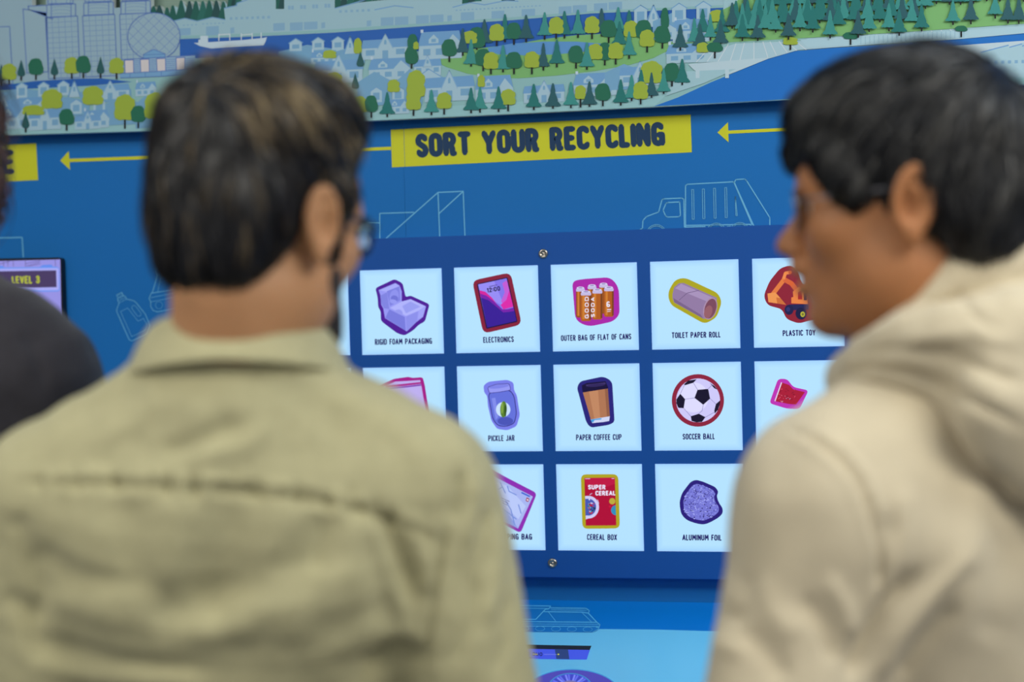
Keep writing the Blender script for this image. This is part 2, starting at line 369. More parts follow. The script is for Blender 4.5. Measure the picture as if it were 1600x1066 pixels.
for x0, x1, y in [(73, 118, 27), (131, 177, 24), (189, 235, 22)]:
    a = Art(MURAL, .00108, step=.000001)
    a.poly(TW, [(x0, y-19), (x1, y-21), (x1, y-2), (x0, y)])
    a.line(LINE, [(x0, y-19), (x1, y-21), (x1, y-2), (x0, y)], 1.3, True)
    a.line(LINE, [(x0+7, y-1), (x0+7, y-19)]+arc((x0+x1)/2, y-19, (x1-x0)/2-7, 4, 180, 360)+[(x1-7, y-1)], 1.2)
    for dy in (14, 9, 5): a.line((110, 140, 190), arc((x0+x1)/2, y-dy, (x1-x0)/2-7, 3 if dy > 6 else 1, 180, 360), .6)
    a.poly(TW, [(x0+2, y-21), (x1-4, y-22), (x1-4, y-118), (x0+2, y-118)])
    a.line(LINE, [(x0+2, y-118), (x0+2, y-21), (x1-4, y-22), (x1-4, y-118)], 1.2)
    for dx in (8, 14): a.line(LINE, [(x0+dx, y-118), (x0+dx, y-21)], .8); a.line(LINE, [(x1-dx, y-118), (x1-dx, y-22)], .8)
    a.build('printed_tower', mural)
a = Art(MURAL, .00112, step=.000001)
a.ell(TW, (240.5, 57), 41, 37); a.ring(LINE, (240.5, 57), 41, 37, 1.4)
for k in range(-3, 4):
    for sgn in (1, -1):
        c0 = k*11.5; pts = []
        for t in np.linspace(-60, 60, 61):
            x = c0*.7+t*.72; y = sgn*(c0*-.7+t*.7)
            if (x/41)**2+(y/37)**2 < .97 and y < 31: pts.append((240.5+x, 57+y))
        if len(pts) > 1: a.line((110, 136, 192), [pts[0], pts[-1]], .7)
a.poly((116, 164, 204), [(224, 91), (224, 85), (240, 77), (258, 84), (258, 90)]); a.line(LINE, [(224, 91), (224, 85), (240, 77), (258, 84), (258, 90), (224, 91)], 1); a.line(LINE, [(224, 86), (258, 84.5)], .8)
a.poly((148, 180, 204), [(186, 93), (305, 86), (305, 108), (188, 115)])
for x0 in (194.5, 219, 244.5, 275):
    y0 = 94-(x0-194)*.045; a.poly((214, 206, 206), [(x0, y0), (x0+14, y0-.6), (x0+14.5, y0+20), (x0+.8, y0+20.6)]); a.line(LINE, [(x0, y0), (x0+14, y0-.6), (x0+14.5, y0+20), (x0+.8, y0+20.6)], 1.4, True)
for x0, x1 in ((210, 218), (235, 243), (260, 274), (291, 303)):
    for k in range(6): y0 = 96-(x0-194)*.045+3.1*k; a.line(LINE, [(x0, y0), (x1, y0-.4)], .8)
a.line(LINE, [(186, 93.5), (305, 86.5)], 1.3)
a.poly((118, 164, 204), [(187, 115), (305, 108), (305, 117), (188, 122)]); a.line(LINE, [(187, 115), (305, 108)], 1.2); a.line(LINE, [(188, 122), (305, 117)], 1)
for x0 in (203, 227, 252, 276): a.line(LINE, [(x0, 114.3-(x0-203)*.06), (x0, 121-(x0-203)*.05)], .8)
a.build('printed_dome', mural)['label'] = 'round latticed printed dome above a colonnade'
# ship
a = Art(MURAL, .00110, step=.000001)
a.poly((196, 214, 226), [(303, 67), (310, 67), (310, 62), (313, 62), (313, 56), (325, 56), (325, 66), (380, 62.5), (404, 60), (410, 59.5), (417, 58), (415, 65), (412, 71), (330, 76), (312, 72)])
for x in (342, 359, 377, 394, 408): a.line((206, 216, 222), [(x, 53-(x-342)*.03), (x, 64-(x-342)*.05)], 1.6)
for x in (342, 377): a.line((206, 216, 222), [(x, 54.5), (x+17, 53.5)], 1.6)
a.build('printed_ship', mural)['label'] = 'white printed cargo ship on the river'
# houses
house_off = [.00115]
def house(kind, x, t, b, w=22, roof=None):
    """d = dormer house, a = steep triangle, g = gabled house with roof band, r = low wide roof"""
    house_off[0] += .000006
    a = Art(MURAL, house_off[0], step=.0000004)
    sl = -.05
    def q(dx, y): return (x+dx, y+dx*sl)
    if kind == 'd':
        a.poly(PALE, [q(-w*.42, b), q(-w*.42, t+w*.25), q(0, t), q(w*.42, t+w*.25), q(w*.42, b)])
        a.line(ROOF, [q(-w*.5, t+w*.33), q(0, t), q(w*.5, t+w*.33)], 1.4)
        a.poly(WIN, [q(-w*.24, b-4), q(-w*.24, t+w*.42), q(w*.24, t+w*.42), q(w*.24, b-4)])
    if kind == 'a':
        a.poly(PALE, [q(-w*.42, b), q(0, t), q(w*.42, b)]); a.line(ROOF, [q(-w*.5, b), q(0, t), q(w*.5, b)], 1.8)
        a.poly(WIN, [q(-1.8, t+(b-t)*.65), q(-1.8, t+(b-t)*.42), q(0, t+(b-t)*.36), q(1.8, t+(b-t)*.42), q(1.8, t+(b-t)*.65)])
    if kind == 'g':                       # roof band with gable in the middle, wall below
        h = b-t
        a.poly(ROOF, [q(-w*.5, t+h*.55), q(-w*.46, t+h*.22), q(w*.46, t+h*.2), q(w*.5, t+h*.55)])
        a.poly(PALE, [q(-w*.48, b), q(-w*.48, t+h*.55), q(w*.48, t+h*.55), q(w*.48, b)])
        a.poly(PALE, [q(-w*.15, t+h*.6), q(0, t), q(w*.15, t+h*.6)]); a.line((140, 178, 210), [q(-w*.16, t+h*.6), q(0, t), q(w*.16, t+h*.6)], 1.3)
        a.poly(WIN, [q(-1.8, t+h*.42), q(-1.8, t+h*.28), q(0, t+h*.22), q(1.8, t+h*.28), q(1.8, t+h*.42)])
        for s_ in (-1, 1): a.poly(WIN, [q(s_*w*.22, t+h*.62), q(s_*w*.4, t+h*.62), q(s_*w*.4, t+h*.84), q(s_*w*.22, t+h*.84)])
        a.poly(WIN, [q(-w*.06, b), q(-w*.06, t+h*.66), q(w*.06, t+h*.66), q(w*.06, b)])
    if kind == 'r':
        h = b-t
        a.poly(ROOF, [q(-w*.5, t+h*.5), q(-w*.42, t), q(w*.42, t), q(w*.5, t+h*.5)])
        a.poly(PALE, [q(-w*.48, b), q(-w*.48, t+h*.5), q(w*.48, t+h*.5), q(w*.48, b)])
        a.poly(PALE, [q(-w*.26, t+h*.42), q(-w*.26, t+h*.28), q(-w*.15, t+h*.1), q(-w*.04, t+h*.28), q(-w*.04, t+h*.42)])
        a.poly(WIN, [q(-w*.2, t+h*.38), q(-w*.2, t+h*.26), q(-w*.1, t+h*.26), q(-w*.1, t+h*.38)])
        a.poly(PALE, [q(w*.05, t+h*.6), q(w*.28, t+h*.12), q(w*.5, t+h*.5), q(w*.5, t+h*.6)])
        for dx in (-.38, -.1, .2): a.poly(WIN, [q(w*dx, t+h*.62), q(w*(dx+.16), t+h*.62), q(w*(dx+.16), t+h*.85), q(w*dx, t+h*.85)])
        a.poly((190, 208, 222), [q(-w*.44, t+1), q(-w*.44, t-4), q(-w*.38, t-4), q(-w*.38, t+1)])
    if kind == 'h':                       # blue hipped block
        h = b-t
        a.poly((118, 166, 200), [q(-w*.5, b), q(-w*.5, t+h*.3), q(0, t), q(w*.5, t+h*.3), q(w*.5, b)])
    return a.build('printed_house', mural)
for args in [
 ('h', 30, 138, 170, 120), ('h', 165, 134, 160, 80), ('h', 190, 150, 195, 60), ('h', 232, 145, 200, 40), ('h', 90, 150, 182, 100),
 ('r', 228, 128, 150, 34), ('d', 34, 129, 153, 20), ('d', 68, 128, 151, 20), ('d', 99, 126, 149, 21), ('a', 116, 126, 152, 20), ('g', 172, 126, 155, 62),
 ('r', 52, 152, 176, 60), ('g', 5, 148, 190, 60), ('d', 119, 155, 178, 21), ('d', 155, 153, 177, 22), ('r', 20, 166, 202, 56), ('g', 70, 162, 203, 52), ('r', 150, 172, 200, 42), ('g', 137, 174, 202, 42),
 ('d', 462, 60, 84, 23), ('d', 497, 58, 82, 22), ('d', 528, 57, 80, 22), ('h', 480, 70, 100, 90), ('h', 540, 76, 100, 60), ('a', 547, 57, 84, 20), ('g', 602, 53, 92, 76),
 ('d', 462, 60, 80, 23), ('d', 497, 58, 78, 22), ('d', 528, 57, 78, 22), ('r', 505, 80, 100, 40), ('r', 688, 49, 92, 70), ('g', 529, 85, 130, 78),
 ('r', 608, 91, 125, 66), ('h', 585, 112, 165, 54), ('h', 640, 108, 165, 40), ('g', 668, 86, 118, 44), ('d', 670, 108, 135, 50), ('g', 702, 110, 158, 80),
 ('d', 588, 136, 160, 21), ('d', 622, 134, 158, 22), ('r', 622, 155, 178, 36), ('r', 772, 118, 160, 60), ('g', 850, 126, 160, 66), ('r', 930, 114, 150, 70), ('h', 975, 100, 140, 60), ('g', 1000, 96, 134, 66),
 ('d', 1001, 8, 40, 24), ('a', 1021, 8, 42, 28), ('h', 1050, 20, 60, 60), ('d', 1061, 5, 34, 26), ('d', 1099, 2, 32, 26), ('r', 1080, 30, 66, 60), ('d', 1040, 34, 62, 40), ('r', 1075, 68, 98, 70)]:
    house(*args)
# dock with white rails
a = Art(MURAL, .00165, step=.000002)
a.poly((170, 200, 212), [(1090, 98), (1200, 92), (1248, 78), (1330, 72), (1250, 64), (1150, 68), (1110, 80)])
a.poly((186, 208, 218), [(1075, 100), (1200, 90), (1200, 92), (1140, 116), (1085, 110)])
a.poly((160, 196, 206), [(1060, 112), (1150, 108), (1100, 130), (1040, 150)])
for x in (1090, 1136): a.poly((186, 208, 218), [(x-3, 100), (x+3, 100), (x+3, 122), (x-3, 122)])
for x0, y0, x1, y1 in [(1112, 71, 1088, 97), (1124, 70, 1105, 96), (1138, 69, 1122, 96), (1150, 68, 1141, 95), (1163, 67, 1156, 94), (1178, 66, 1178, 93), (1192, 65, 1200, 90), (1203, 65, 1213, 86), (1217, 64, 1230, 82), (1228, 64, 1245, 79), (1240, 62, 1260, 78), (1345, 56, 1328, 71), (1358, 55, 1346, 70), (1370, 54, 1362, 69), (1386, 53, 1380, 68), (1397, 52, 1394, 66), (1428, 50, 1433, 64), (1441, 49, 1447, 62), (1455, 48, 1464, 61), (1470, 47, 1482, 60), (1484, 46, 1500, 59)]:
    a.line((206, 216, 222), [(x0, y0), (x1, y1)], 1.2)
a.build('printed_dock', mural)
a = Art(MURAL, .00175, step=.000002)
a.poly((172, 204, 216), [(1250, 62), (1520, 46), (1700, 34), (1700, 46), (1600, 52), (1500, 61), (1400, 67), (1330, 72), (1300, 71), (1262, 74)])
for i in range(24): x = 1345+7*i; a.line((150, 186, 204), [(x, 57-(x-1345)*.062), (x, 70-(x-1345)*.07)], 1.2)
a.build('printed_dock', mural)
a = Art(MURAL, .00185, step=.000002)
a.poly((190, 208, 216), [(1470, 73), (1600, 63.5), (1700, 57), (1700, 126), (1580, 133), (1470, 141)])
a.poly((168, 200, 212), [(1532, 83), (1576, 70), (1576, 74), (1595, 68), (1620, 62), (1700, 56), (1700, 118), (1532, 128)])
a.poly((150, 194, 200), [(1470, 126), (1700, 117), (1700, 126), (1580, 133), (1470, 141)])
for p in ([(1532, 82), (1576, 70.5)], [(1577, 74), (1597, 68.5)], [(1597, 72), (1620, 66)]): a.line((112, 158, 208), p, 1.8)
for i in range(9): x = 1543+10.6*i; a.poly((130, 172, 204), [(x, 95.5-.35*i), (x+5, 95.3-.35*i), (x+5, 100.3-.35*i), (x, 100.5-.35*i)])
a.build('printed_factory', mural)['label'] = 'pale printed saw-roofed factory at the right end'
for t in [('p', 2, 100, 127, 134), ('y', 14, 99, 125, 132), ('p', 33, 93, 119, 126), ('r', 56, 91, 117, 125), ('p', 85, 91, 117, 124), ('y', 112, 89, 115, 123), ('r', 130, 87, 114, 122), ('p', 157, 88, 115, 122), ('y', 182, 90, 115, 124),
 ('y', 52, 164, 180, None, 36), ('y', 81, 139, 170, None, 34), ('y', 145, 134, 164, None, 34), ('y', 195, 147, 188, 201, 34), ('r', 216, 165, 191, 200), ('y', 242, 144, 186, 196, 34), ('p', 40, 174, 200, 207), ('r', 104, 170, 195, 204),
 ('y', 515, 78, 91, None, 22), ('y', 559, 59, 84, None, 13), ('p', 563, 80, 104), ('y', 522, 113, 136, None, 26), ('p', 555, 114, 139), ('r', 645, 53, 80, None, 17), ('r', 643, 72, 100, 107, 21), ('y', 650, 65, 77, None, 9), ('y', 615, 124, 144, None, 20), ('y', 650, 109, 152, None, 30),
 ('y', 562, 150, 176, 184), ('r', 580, 149, 175, 184, 21), ('c', 605, 144, 178, 183), ('y', 646, 140, 172, 181), ('l', 674, 140, 175, 180), ('y', 694, 144, 170, 179), ('l', 750, 136, 170, 176), ('c', 736, 137, 172, 177), ('y', 794, 139, 164, 174), ('c', 779, 135, 170, 175), ('y', 752, 117, 136, None, 12),
 ('d', 757, 30, 67, 73), ('r', 745, 42, 75, 78, 27), ('y', 734, 48, 68), ('d', 723, 44, 82, 87, 22), ('r', 702, 61, 88, 97), ('c', 789, 22, 61, 66), ('y', 776, 37, 64, 72), ('r', 803, 35, 61, 70), ('d', 822, 23, 60, 66), ('l', 851, 19, 55, 62), ('c', 882, 17, 54, 60), ('y', 869, 26, 53, 61), ('l', 903, 15, 53, 59), ('d', 940, 13, 50, 57), ('y', 925, 25, 52, 61), ('l', 966, 11, 45), ('c', 983, 16, 50), ('r', 951, 31, 58, 67, 26), ('y', 986, 32, 58), ('c', 968, 33, 69), ('r', 1006, 31, 60, None, 27), ('g', 1039, 12, 45, None, 13), ('l', 983, 49, 86, 92), ('y', 1011, 46, 73, 82), ('r', 1035, 40, 67, 76, 26),
 ('l', 736, 61, 100, 104), ('r', 755, 76, 103, 111, 26), ('l', 786, 70, 108, 113), ('y', 767, 81, 108, 116), ('r', 803, 81, 107, 116, 26), ('d', 849, 67, 104, 110, 20), ('y', 831, 80, 106, 116), ('c', 870, 62, 99, 105), ('r', 900, 71, 98, 107), ('r', 945, 66, 94, 102, 20), ('y', 930, 68, 93), ('l', 917, 66, 104, 109), ('y', 962, 66, 92, 101),
 ('c', 834, 131, 167, 172), ('d', 864, 130, 166, 170), ('y', 907, 133, 155, 168, 18), ('l', 892, 128, 164, 169), ('r', 942, 130, 157, 166, 25), ('d', 921, 127, 163, 167), ('l', 987, 117, 153, 158), ('y', 1018, 95, 130, None, 36), ('c', 1002, 109, 145), ('c', 970, 124, 160, 165), ('d', 1018, 113, 149, 153, 22), ('y', 1001, 127, 155, 163), ('r', 1050, 98, 127, 135, 26), ('l', 1037, 107, 143, 147, 22), ('c', 1066, 92, 129, 133),
 ('c', 1098, 14, 50), ('y', 1120, 15, 34), ('c', 1128, 14, 50), ('l', 1085, 28, 65, None, 22), ('l', 1110, 22, 58, 63, 20), ('d', 1063, 38, 74, 79), ('d', 1094, 37, 71, 78), ('d', 1126, 31, 67, 71), ('y', 1098, 66, 82, None, 20), ('r', 1117, 66, 81, 91, 26), ('y', 1235, 58, 70, 78, 24), ('r', 1329, 50, 61, 70, 24), ('r', 1502, 40, 49, 58, 20),
 ]: tree(*t)
# hillside rows, far to near
rowrnd = random.Random(3)
for r_, (yb, x0, x1) in enumerate([(-130, 1330, 1690), (-112, 1310, 1690), (-94, 1290, 1690), (-77, 1270, 1690), (-60, 1250, 1690), (-44, 1230, 1690), (-29, 1215, 1690), (-14, 1190, 1620), (2, 1165, 1620), (16, 1150, 1440)]):
    x = x0
    while x < x1:
        b = yb+18-(x-1140)*.048+rowrnd.uniform(-3, 3)+ (6 if x < 1450 else -2)
        tree(rowrnd.choice('cdlcl'), x, b-38, b, b+5, 26); x += rowrnd.uniform(17, 21)
for t in [('d', 1144, 4, 40, 45), ('l', 1160, 5, 45), ('l', 1178, 10, 45), ('c', 1160, 22, 58, 64), ('d', 1184, 23, 59, 64), ('l', 1196, 6, 44), ('l', 1212, 16, 46, 51), ('l', 1250, 5, 43, 49), ('d', 1232, 20, 56, 62), ('c', 1270, 9, 45, 51), ('c', 1310, 2, 38), ('l', 1297, 16, 54, 60), ('l', 1358, 5, 45, 50), ('d', 1341, 16, 53, 59), ('l', 1389, 5, 43, 49), ('l', 1425, 0, 33), ('c', 1405, 14, 50, 56), ('c', 1440, 6, 43, 49), ('l', 1489, 0, 33, 39), ('d', 1517, -5, 31, 38), ('l', 1555, -12, 22, 29), ('d', 1575, -5, 31, 37), ('d', 1592, -5, 31, 37), ('d', 1519, 87, 112, None, 20)]:
    tree(*t)

# ------------------------------------------------------------------ wall prints
def sign(name, label, cat, fn, aff=(0, 0, 1), plane=WALLP, off=.0003, group=None):
    a = Art(plane, off, aff); fn(a); o = a.build(name); tag(o, label, cat, group); return o
YEL = (206, 206, 44); NAVY = (26, 58, 92)
t = sign('banner', 'long yellow banner across the blue wall reading SORT YOUR RECYCLING', 'sign',
     lambda a: (a.poly(YEL, [(610.5, 202.5), (630.6, 201.6), (632.4, 260.6), (612.5, 261.6)]), a.poly(YEL, [(631.2, 201.5), (1079, 179), (1081, 238), (633, 260.6)])))
a = Art(WALLP, .0006); a.text(NAVY, 'SORT YOUR RECYCLING', (649.5, 247.5), (1040, 228.5), 39, .255); a.build('lettering', t)['label'] = 'navy condensed lettering'
t = sign('banner', 'yellow banner end with the letter E beside the curly haired person', 'sign', lambda a: a.poly(YEL, [(-60, 229), (56.5, 224), (59.5, 281.5), (-60, 287)]))
a = Art(WALLP, .0006); a.text(NAVY, 'E', (2, 273), (24, 272), 38, .22); a.build('lettering', t)
sign('arrow', 'thin yellow arrow pointing left between the E banner and the long banner', 'arrow', lambda a: (a.poly(YEL, [(94, 251), (107.5, 236), (109.5, 265.5)]), a.poly(YEL, [(107, 248.3), (611, 229.3), (611, 234.4), (107, 253.4)])))
sign('arrow', 'thin yellow arrow pointing left, right of the long yellow banner', 'arrow', lambda a: (a.poly(YEL, [(1121, 207), (1137.5, 191), (1138.5, 222.5)]), a.poly(YEL, [(1137, 204.2), (1500, 186.5), (1500, 191.5), (1137, 209.2)])))
LB = (112, 188, 226)
def f(a):
    L = lambda *p, w=3.6, c=False: a.line(LB, list(p), w, c)
    L((1052, 270), (1052, 248), (1060, 245), (1062, 216), (1075, 202), (1118, 186), (1130, 142), (1136, 139), (1200, 136), (1208, 140), (1210, 240))
    L((1134, 180), (1144, 155), (1150, 152), (1193, 150), (1196, 198), (1190, 203), (1150, 204), (1143, 200), c=True)
    L((1214, 240), (1214, 92), (1220, 87), (1386, 78), (1452, 232)); L((1210, 240), (1285, 238)); L((1362, 238), (1376, 237)); L((1214, 234), (1446, 230))
    L((1388, 80), (1394, 70), (1426, 68), (1432, 74), (1515, 206), (1515, 240), (1508, 244), (1468, 245), (1460, 240), c=True)
    for x in (1240, 1278, 1318, 1358, 1396):
        y0, y1 = 106-(x-1240)*.06, 212-(x-1240)*.05
        L((x-4, y0), (x+3, y0), (x+5, y1), (x-2, y1), w=2.2, c=True) if x < 1390 else L((x-4, 130), (x+3, y1-5), (x-2, y1-5), w=2.2, c=True)
    for cx in (1110, 1324, 1408):
        cy = 270-(cx-1110)*.025
        for r in (37, 32, 20, 16): a.line(LB, arc(cx, cy, r, r+2, 180, 360, 14), 2.6)
    L((1446, 230), (1450, 258))
sign('truck_drawing', 'pale blue outline drawing of a garbage truck above the sorting board', 'drawing', f, (540, 250, 2.2857))
def f(a):
    for p in ([(40, 226), (122, 225)], [(122, 300), (122, 191), (245, 187)], [(122, 300), (330, 116), (420, 112), (427, 292)], [(330, 116), (337, 295)], [(333, 192), (420, 112)]): a.line(LB, p, 3.6)
sign('conveyor_drawing', 'pale blue outline drawing of a sloping conveyor just right of the glasses', 'drawing', f, (540, 250, 2.2857))
sign('frame_drawing', 'pale blue outline corner drawn above the wall monitor', 'drawing', lambda a: a.line(LB, [(-40, 373), (34.5, 371), (36.5, 402)], 1.6))
def f(a):
    L = lambda *p, w=7, c=False: a.line(LB, list(p), w, c)
    L((82, 540), (136, 514), (150, 545), (172, 555), (186, 582), (262, 600), (285, 620), (380, 740), (430, 860), (400, 950), (240, 1018), (212, 1005), (84, 716), (82, 690), (108, 622), (92, 595), (96, 575), c=True)
    L((96, 575), (150, 548), w=4); L((108, 622), (186, 582), w=4); L((100, 600), (176, 566), w=4)
    for x in (100, 116, 132): L((x, 540-(x-100)*.4), (x+16, 575-(x-100)*.4), w=4)
    L((122, 712), (196, 675), (304, 812), (360, 785), (400, 850), (380, 910), (238, 972), w=4, c=True)
    L(*(arc(262, 672, 24, 24, 150, 330)+arc(312, 738, 24, 24, -30, 150)), w=4, c=True)
sign('bottle_drawing', 'pale blue outline drawing of a detergent bottle beside the olive shirt collar', 'drawing', f, (170, 380, 6.66))
def f(a):
    L = lambda *p, w=7, c=False: a.line(LB, list(p), w, c)
    L((495, 290), (526, 232), (600, 220), (600, 300), (560, 310), (510, 332), c=True); L((512, 272), (590, 262), w=4)
    L((510, 332), (450, 522)); L((556, 318), (510, 500), w=4); L((700, 478), (440, 522), (420, 575), (436, 612), (436, 660), (460, 700), (505, 716), (700, 680)); L((434, 568), (700, 515), w=4); L((436, 612), (700, 560), w=4)
    a.ring(LB, (522, 646), 36, 38, 4); L((590, 20), (550, 50), (546, 90), (606, 370), (630, 402), (700, 404), w=4.5)
sign('sprayer_drawing', 'pale blue outline drawing of a vacuum like appliance half behind the olive shirted man', 'drawing', f, (170, 380, 6.66))

# ------------------------------------------------------------------ wall monitor at the left
MON = Plane((0, .016, 0), (0, -1, 0))
mon = empty('wall_monitor', tuple(MON.at(20, 450))); tag(mon, 'black edged wall monitor showing LEVEL 3 behind the grey shoulder', 'monitor')
slab('monitor_body', P3(MON, [(-230, 408), (90, 402.5), (94.5, 404), (96, 408), (104, 640), (-225, 650)]), 0.0135, (0, -1, 0), mon, [mat('black_plastic', (14, 14, 18), .35)])
a = Art(MON, .0004, (0, 380, 3.806), True, .0001)
a.poly((150, 146, 226), [(-860, 130), (358, 97), (376, 990), (-860, 1000)])
a.build('screen', mon)['label'] = 'lavender lit screen'
a = Art(MON, .0010, (0, 380, 3.806), True, .0001)
for p in ([(-60, 140), (60, 108)], [(20, 108), (22, 138)], [(45, 105), (48, 138)], [(78, 104), (80, 140)], [(150, 104), (152, 138), (240, 112)], [(170, 138), (240, 122)], [(328, 98), (330, 140)], [(240, 104), (150, 122)]): a.line((96, 86, 140), p, 3)
a.poly((96, 140, 236), [(235, 142), (255, 130), (305, 128), (318, 142)]); a.poly((96, 140, 236), [(-20, 146), (0, 136), (16, 136), (28, 146)])
a.poly((110, 150, 240), [(-300, 150), (340, 140), (352, 150), (356, 280), (346, 288), (-300, 300)]); a.poly((168, 170, 244), [(-300, 158), (342, 148), (348, 152), (350, 276), (342, 280), (-300, 290)])
a.poly((72, 58, 98), [(-300, 172), (334, 162), (337, 262), (-300, 276)])
a.build('screen_graphics', mon)['label'] = 'dark violet title bar on blue frame'
a = Art(MON, .0040, (0, 380, 3.806), True); a.text((176, 184, 58), 'LEVEL 3', (70, 244), (238, 240), 48, .215); a.build('lettering', mon)['label'] = 'yellow-green lettering LEVEL 3'

# ------------------------------------------------------------------ sorting board
PX, PZ, TW_ = 0.115288*S, 0.115335*S, 0.1*S
board = empty('sorting_board', (PX*.5+TW_*.5+.01, 0, ZT-PZ*1.4)); tag(board, 'dark blue board with three rows of lit white tiles between the two men', 'display board')
BX0, BX1 = -2*PX-.045, 3*PX+TW_+.045
zt, zb = ZT+.052, BOARD.at(860, 903)[2]
bo = link('board_panel', box_mesh('board_panel', BX0, BX1, 0, .0295, zb, zt), board, [mat('board_blue', (20, 80, 160), .5, noise=(2, .02), spec=.22)]); bevel(bo, .0015)
def tile_mat():
    m = bpy.data.materials.new('lit_tile'); m.use_nodes = True; nt = m.node_tree; b = nt.nodes['Principled BSDF']
    b.inputs['Base Color'].default_value = (.01, .01, .012, 1); b.inputs['Roughness'].default_value = .3
    tc = nt.nodes.new('ShaderNodeTexCoord'); sp = nt.nodes.new('ShaderNodeSeparateXYZ'); nt.links.new(tc.outputs['Generated'], sp.inputs[0])
    def mth(op, a, bb=None):
        n = nt.nodes.new('ShaderNodeMath'); n.operation = op
        for i, v in enumerate((a, bb)):
            if v is None: continue
            if isinstance(v, (int, float)): n.inputs[i].default_value = v
            else: nt.links.new(v, n.inputs[i])
        return n.outputs[0]
    def edge(s): return mth('SUBTRACT', .5, mth('ABSOLUTE', mth('SUBTRACT', s, .5)))
    d = mth('MINIMUM', edge(sp.outputs[0]), edge(sp.outputs[2]))
    r = nt.nodes.new('ShaderNodeValToRGB'); nt.links.new(d, r.inputs[0])
    r.color_ramp.elements[0].position = 0; r.color_ramp.elements[0].color = lin((158, 206, 254))+(1,)
    r.color_ramp.elements[1].position = .075; r.color_ramp.elements[1].color = lin((180, 226, 255))+(1,)
    e = r.color_ramp.elements.new(.03); e.color = lin((170, 218, 255))+(1,)
    nt.links.new(r.outputs[0], b.inputs['Emission Color']); b.inputs['Emission Strength'].default_value = 1.0
    return m
M_tile = tile_mat()
tile_me = box_mesh('tile', 0, TW_, -.0008, .002, -TW_, 0); tile_me.materials.append(M_tile)
tiles = {}
for r in range(3):
    for c in range(-2, 4):
        o = bpy.data.objects.new('lit_tile', tile_me); C.objects.link(o); attach(o, board)
        o.location = (c*PX, 0, ZT-r*PZ); tiles[c, r] = o
for (u, v) in ((849, 396.5), (863.5, 880)):
    p = BOARD.at(u, v)
    Vs, Fs = [], []
    prof = [(.0078, 0), (.0078, .0014), (.0068, .0028), (.0042, .0032), (.0038, .0022), (.0014, .0020), (.0012, .0030), (0.0001, .0031)]
    for (rr, hh) in prof:
        for k in range(20): t_ = 2*PI*k/20; Vs.append((rr*math.cos(t_), -hh, rr*math.sin(t_)))
    for i in range(len(prof)-1):
        for k in range(20): Fs.append((i*20+k, i*20+(k+1) % 20, (i+1)*20+(k+1) % 20, (i+1)*20+k))
    o = mesh_obj('screw', (Vs, Fs), board, [mat('brushed_steel', (176, 168, 158), .28, metal=1)]); o.location = p
# one label for what the screw heads are
def tilepart(c, r, name, fn, aff, off, label=None):
    a = Art(BOARD, off, aff, True, .00004); fn(a); o = a.build(name, tiles[c, r])
    if label: o['label'] = label
    return o
INK = (28, 18, 96)
def caption(c, r, txt, x0, x1, yb0, yb1, h=9.6):
    a = Art(BOARD, .0011, (0, 0, 1), True); a.text(INK, txt, (x0, yb0), (x1, yb1), h, .205); a.build('caption', tiles[c, r])
caption(-1, 0, 'RIGID FOAM PACKAGING', 585.8, 675.2, 539.4, 537.6)
caption(0, 0, 'ELECTRONICS', 755, 803, 536.2, 534.9)
caption(1, 0, 'OUTER BAG OF FLAT OF CANS', 876.5, 986.5, 533.4, 530.6)
caption(2, 0, 'TOILET PAPER ROLL', 1049.5, 1126, 528.9, 527.6)
caption(3, 0, 'PLASTIC TOY', 1223, 1274.5, 525.7, 524.4)
caption(-2, 0, 'MARKER', 465, 501, 542.2, 541.2)
caption(0, 1, 'PICKLE JAR', 762.8, 804.3, 690, 689.3)
caption(1, 1, 'PAPER COFFEE CUP', 900, 971.5, 688.6, 687.8)
caption(2, 1, 'SOCCER BALL', 1066.5, 1117, 687.3, 686.8)
caption(0, 2, 'SHIPPING BAG', 773, 831.5, 843.6, 843.8)
caption(1, 2, 'CEREAL BOX', 917, 964, 844.2, 844.6)
caption(2, 2, 'ALUMINUM FOIL', 1066, 1127.5, 844.8, 845.2)
def rrect(cs, r, n=4):
    """rounded convex polygon in crop pixels"""
    out = []; m = len(cs)
    for i in range(m):
        p0, p, p1 = np.array(cs[i-1], float), np.array(cs[i], float), np.array(cs[(i+1) % m], float)
        a = p0-p; b = p1-p; la, lb = np.linalg.norm(a), np.linalg.norm(b); rr = min(r, la*.49, lb*.49)
        A = p+a/la*rr; B = p+b/lb*rr
        for k in range(n+1): t_ = k/n; q = (1-t_)**2*A+2*t_*(1-t_)*p+t_*t_*B; out.append(tuple(q))
    return out
c1 = (480, 400, 4.2105)
tilepart(-1, 0, 'sticker_border', lambda a: a.poly((78, 26, 150), rrect([(448, 212), (575, 152), (628, 180), (648, 272), (678, 260), (805, 318), (775, 432), (735, 452), (700, 488), (640, 525), (590, 508), (485, 428), (484, 365), (466, 335), (464, 275)], 18)), c1, .0009, 'purple cut-out border')
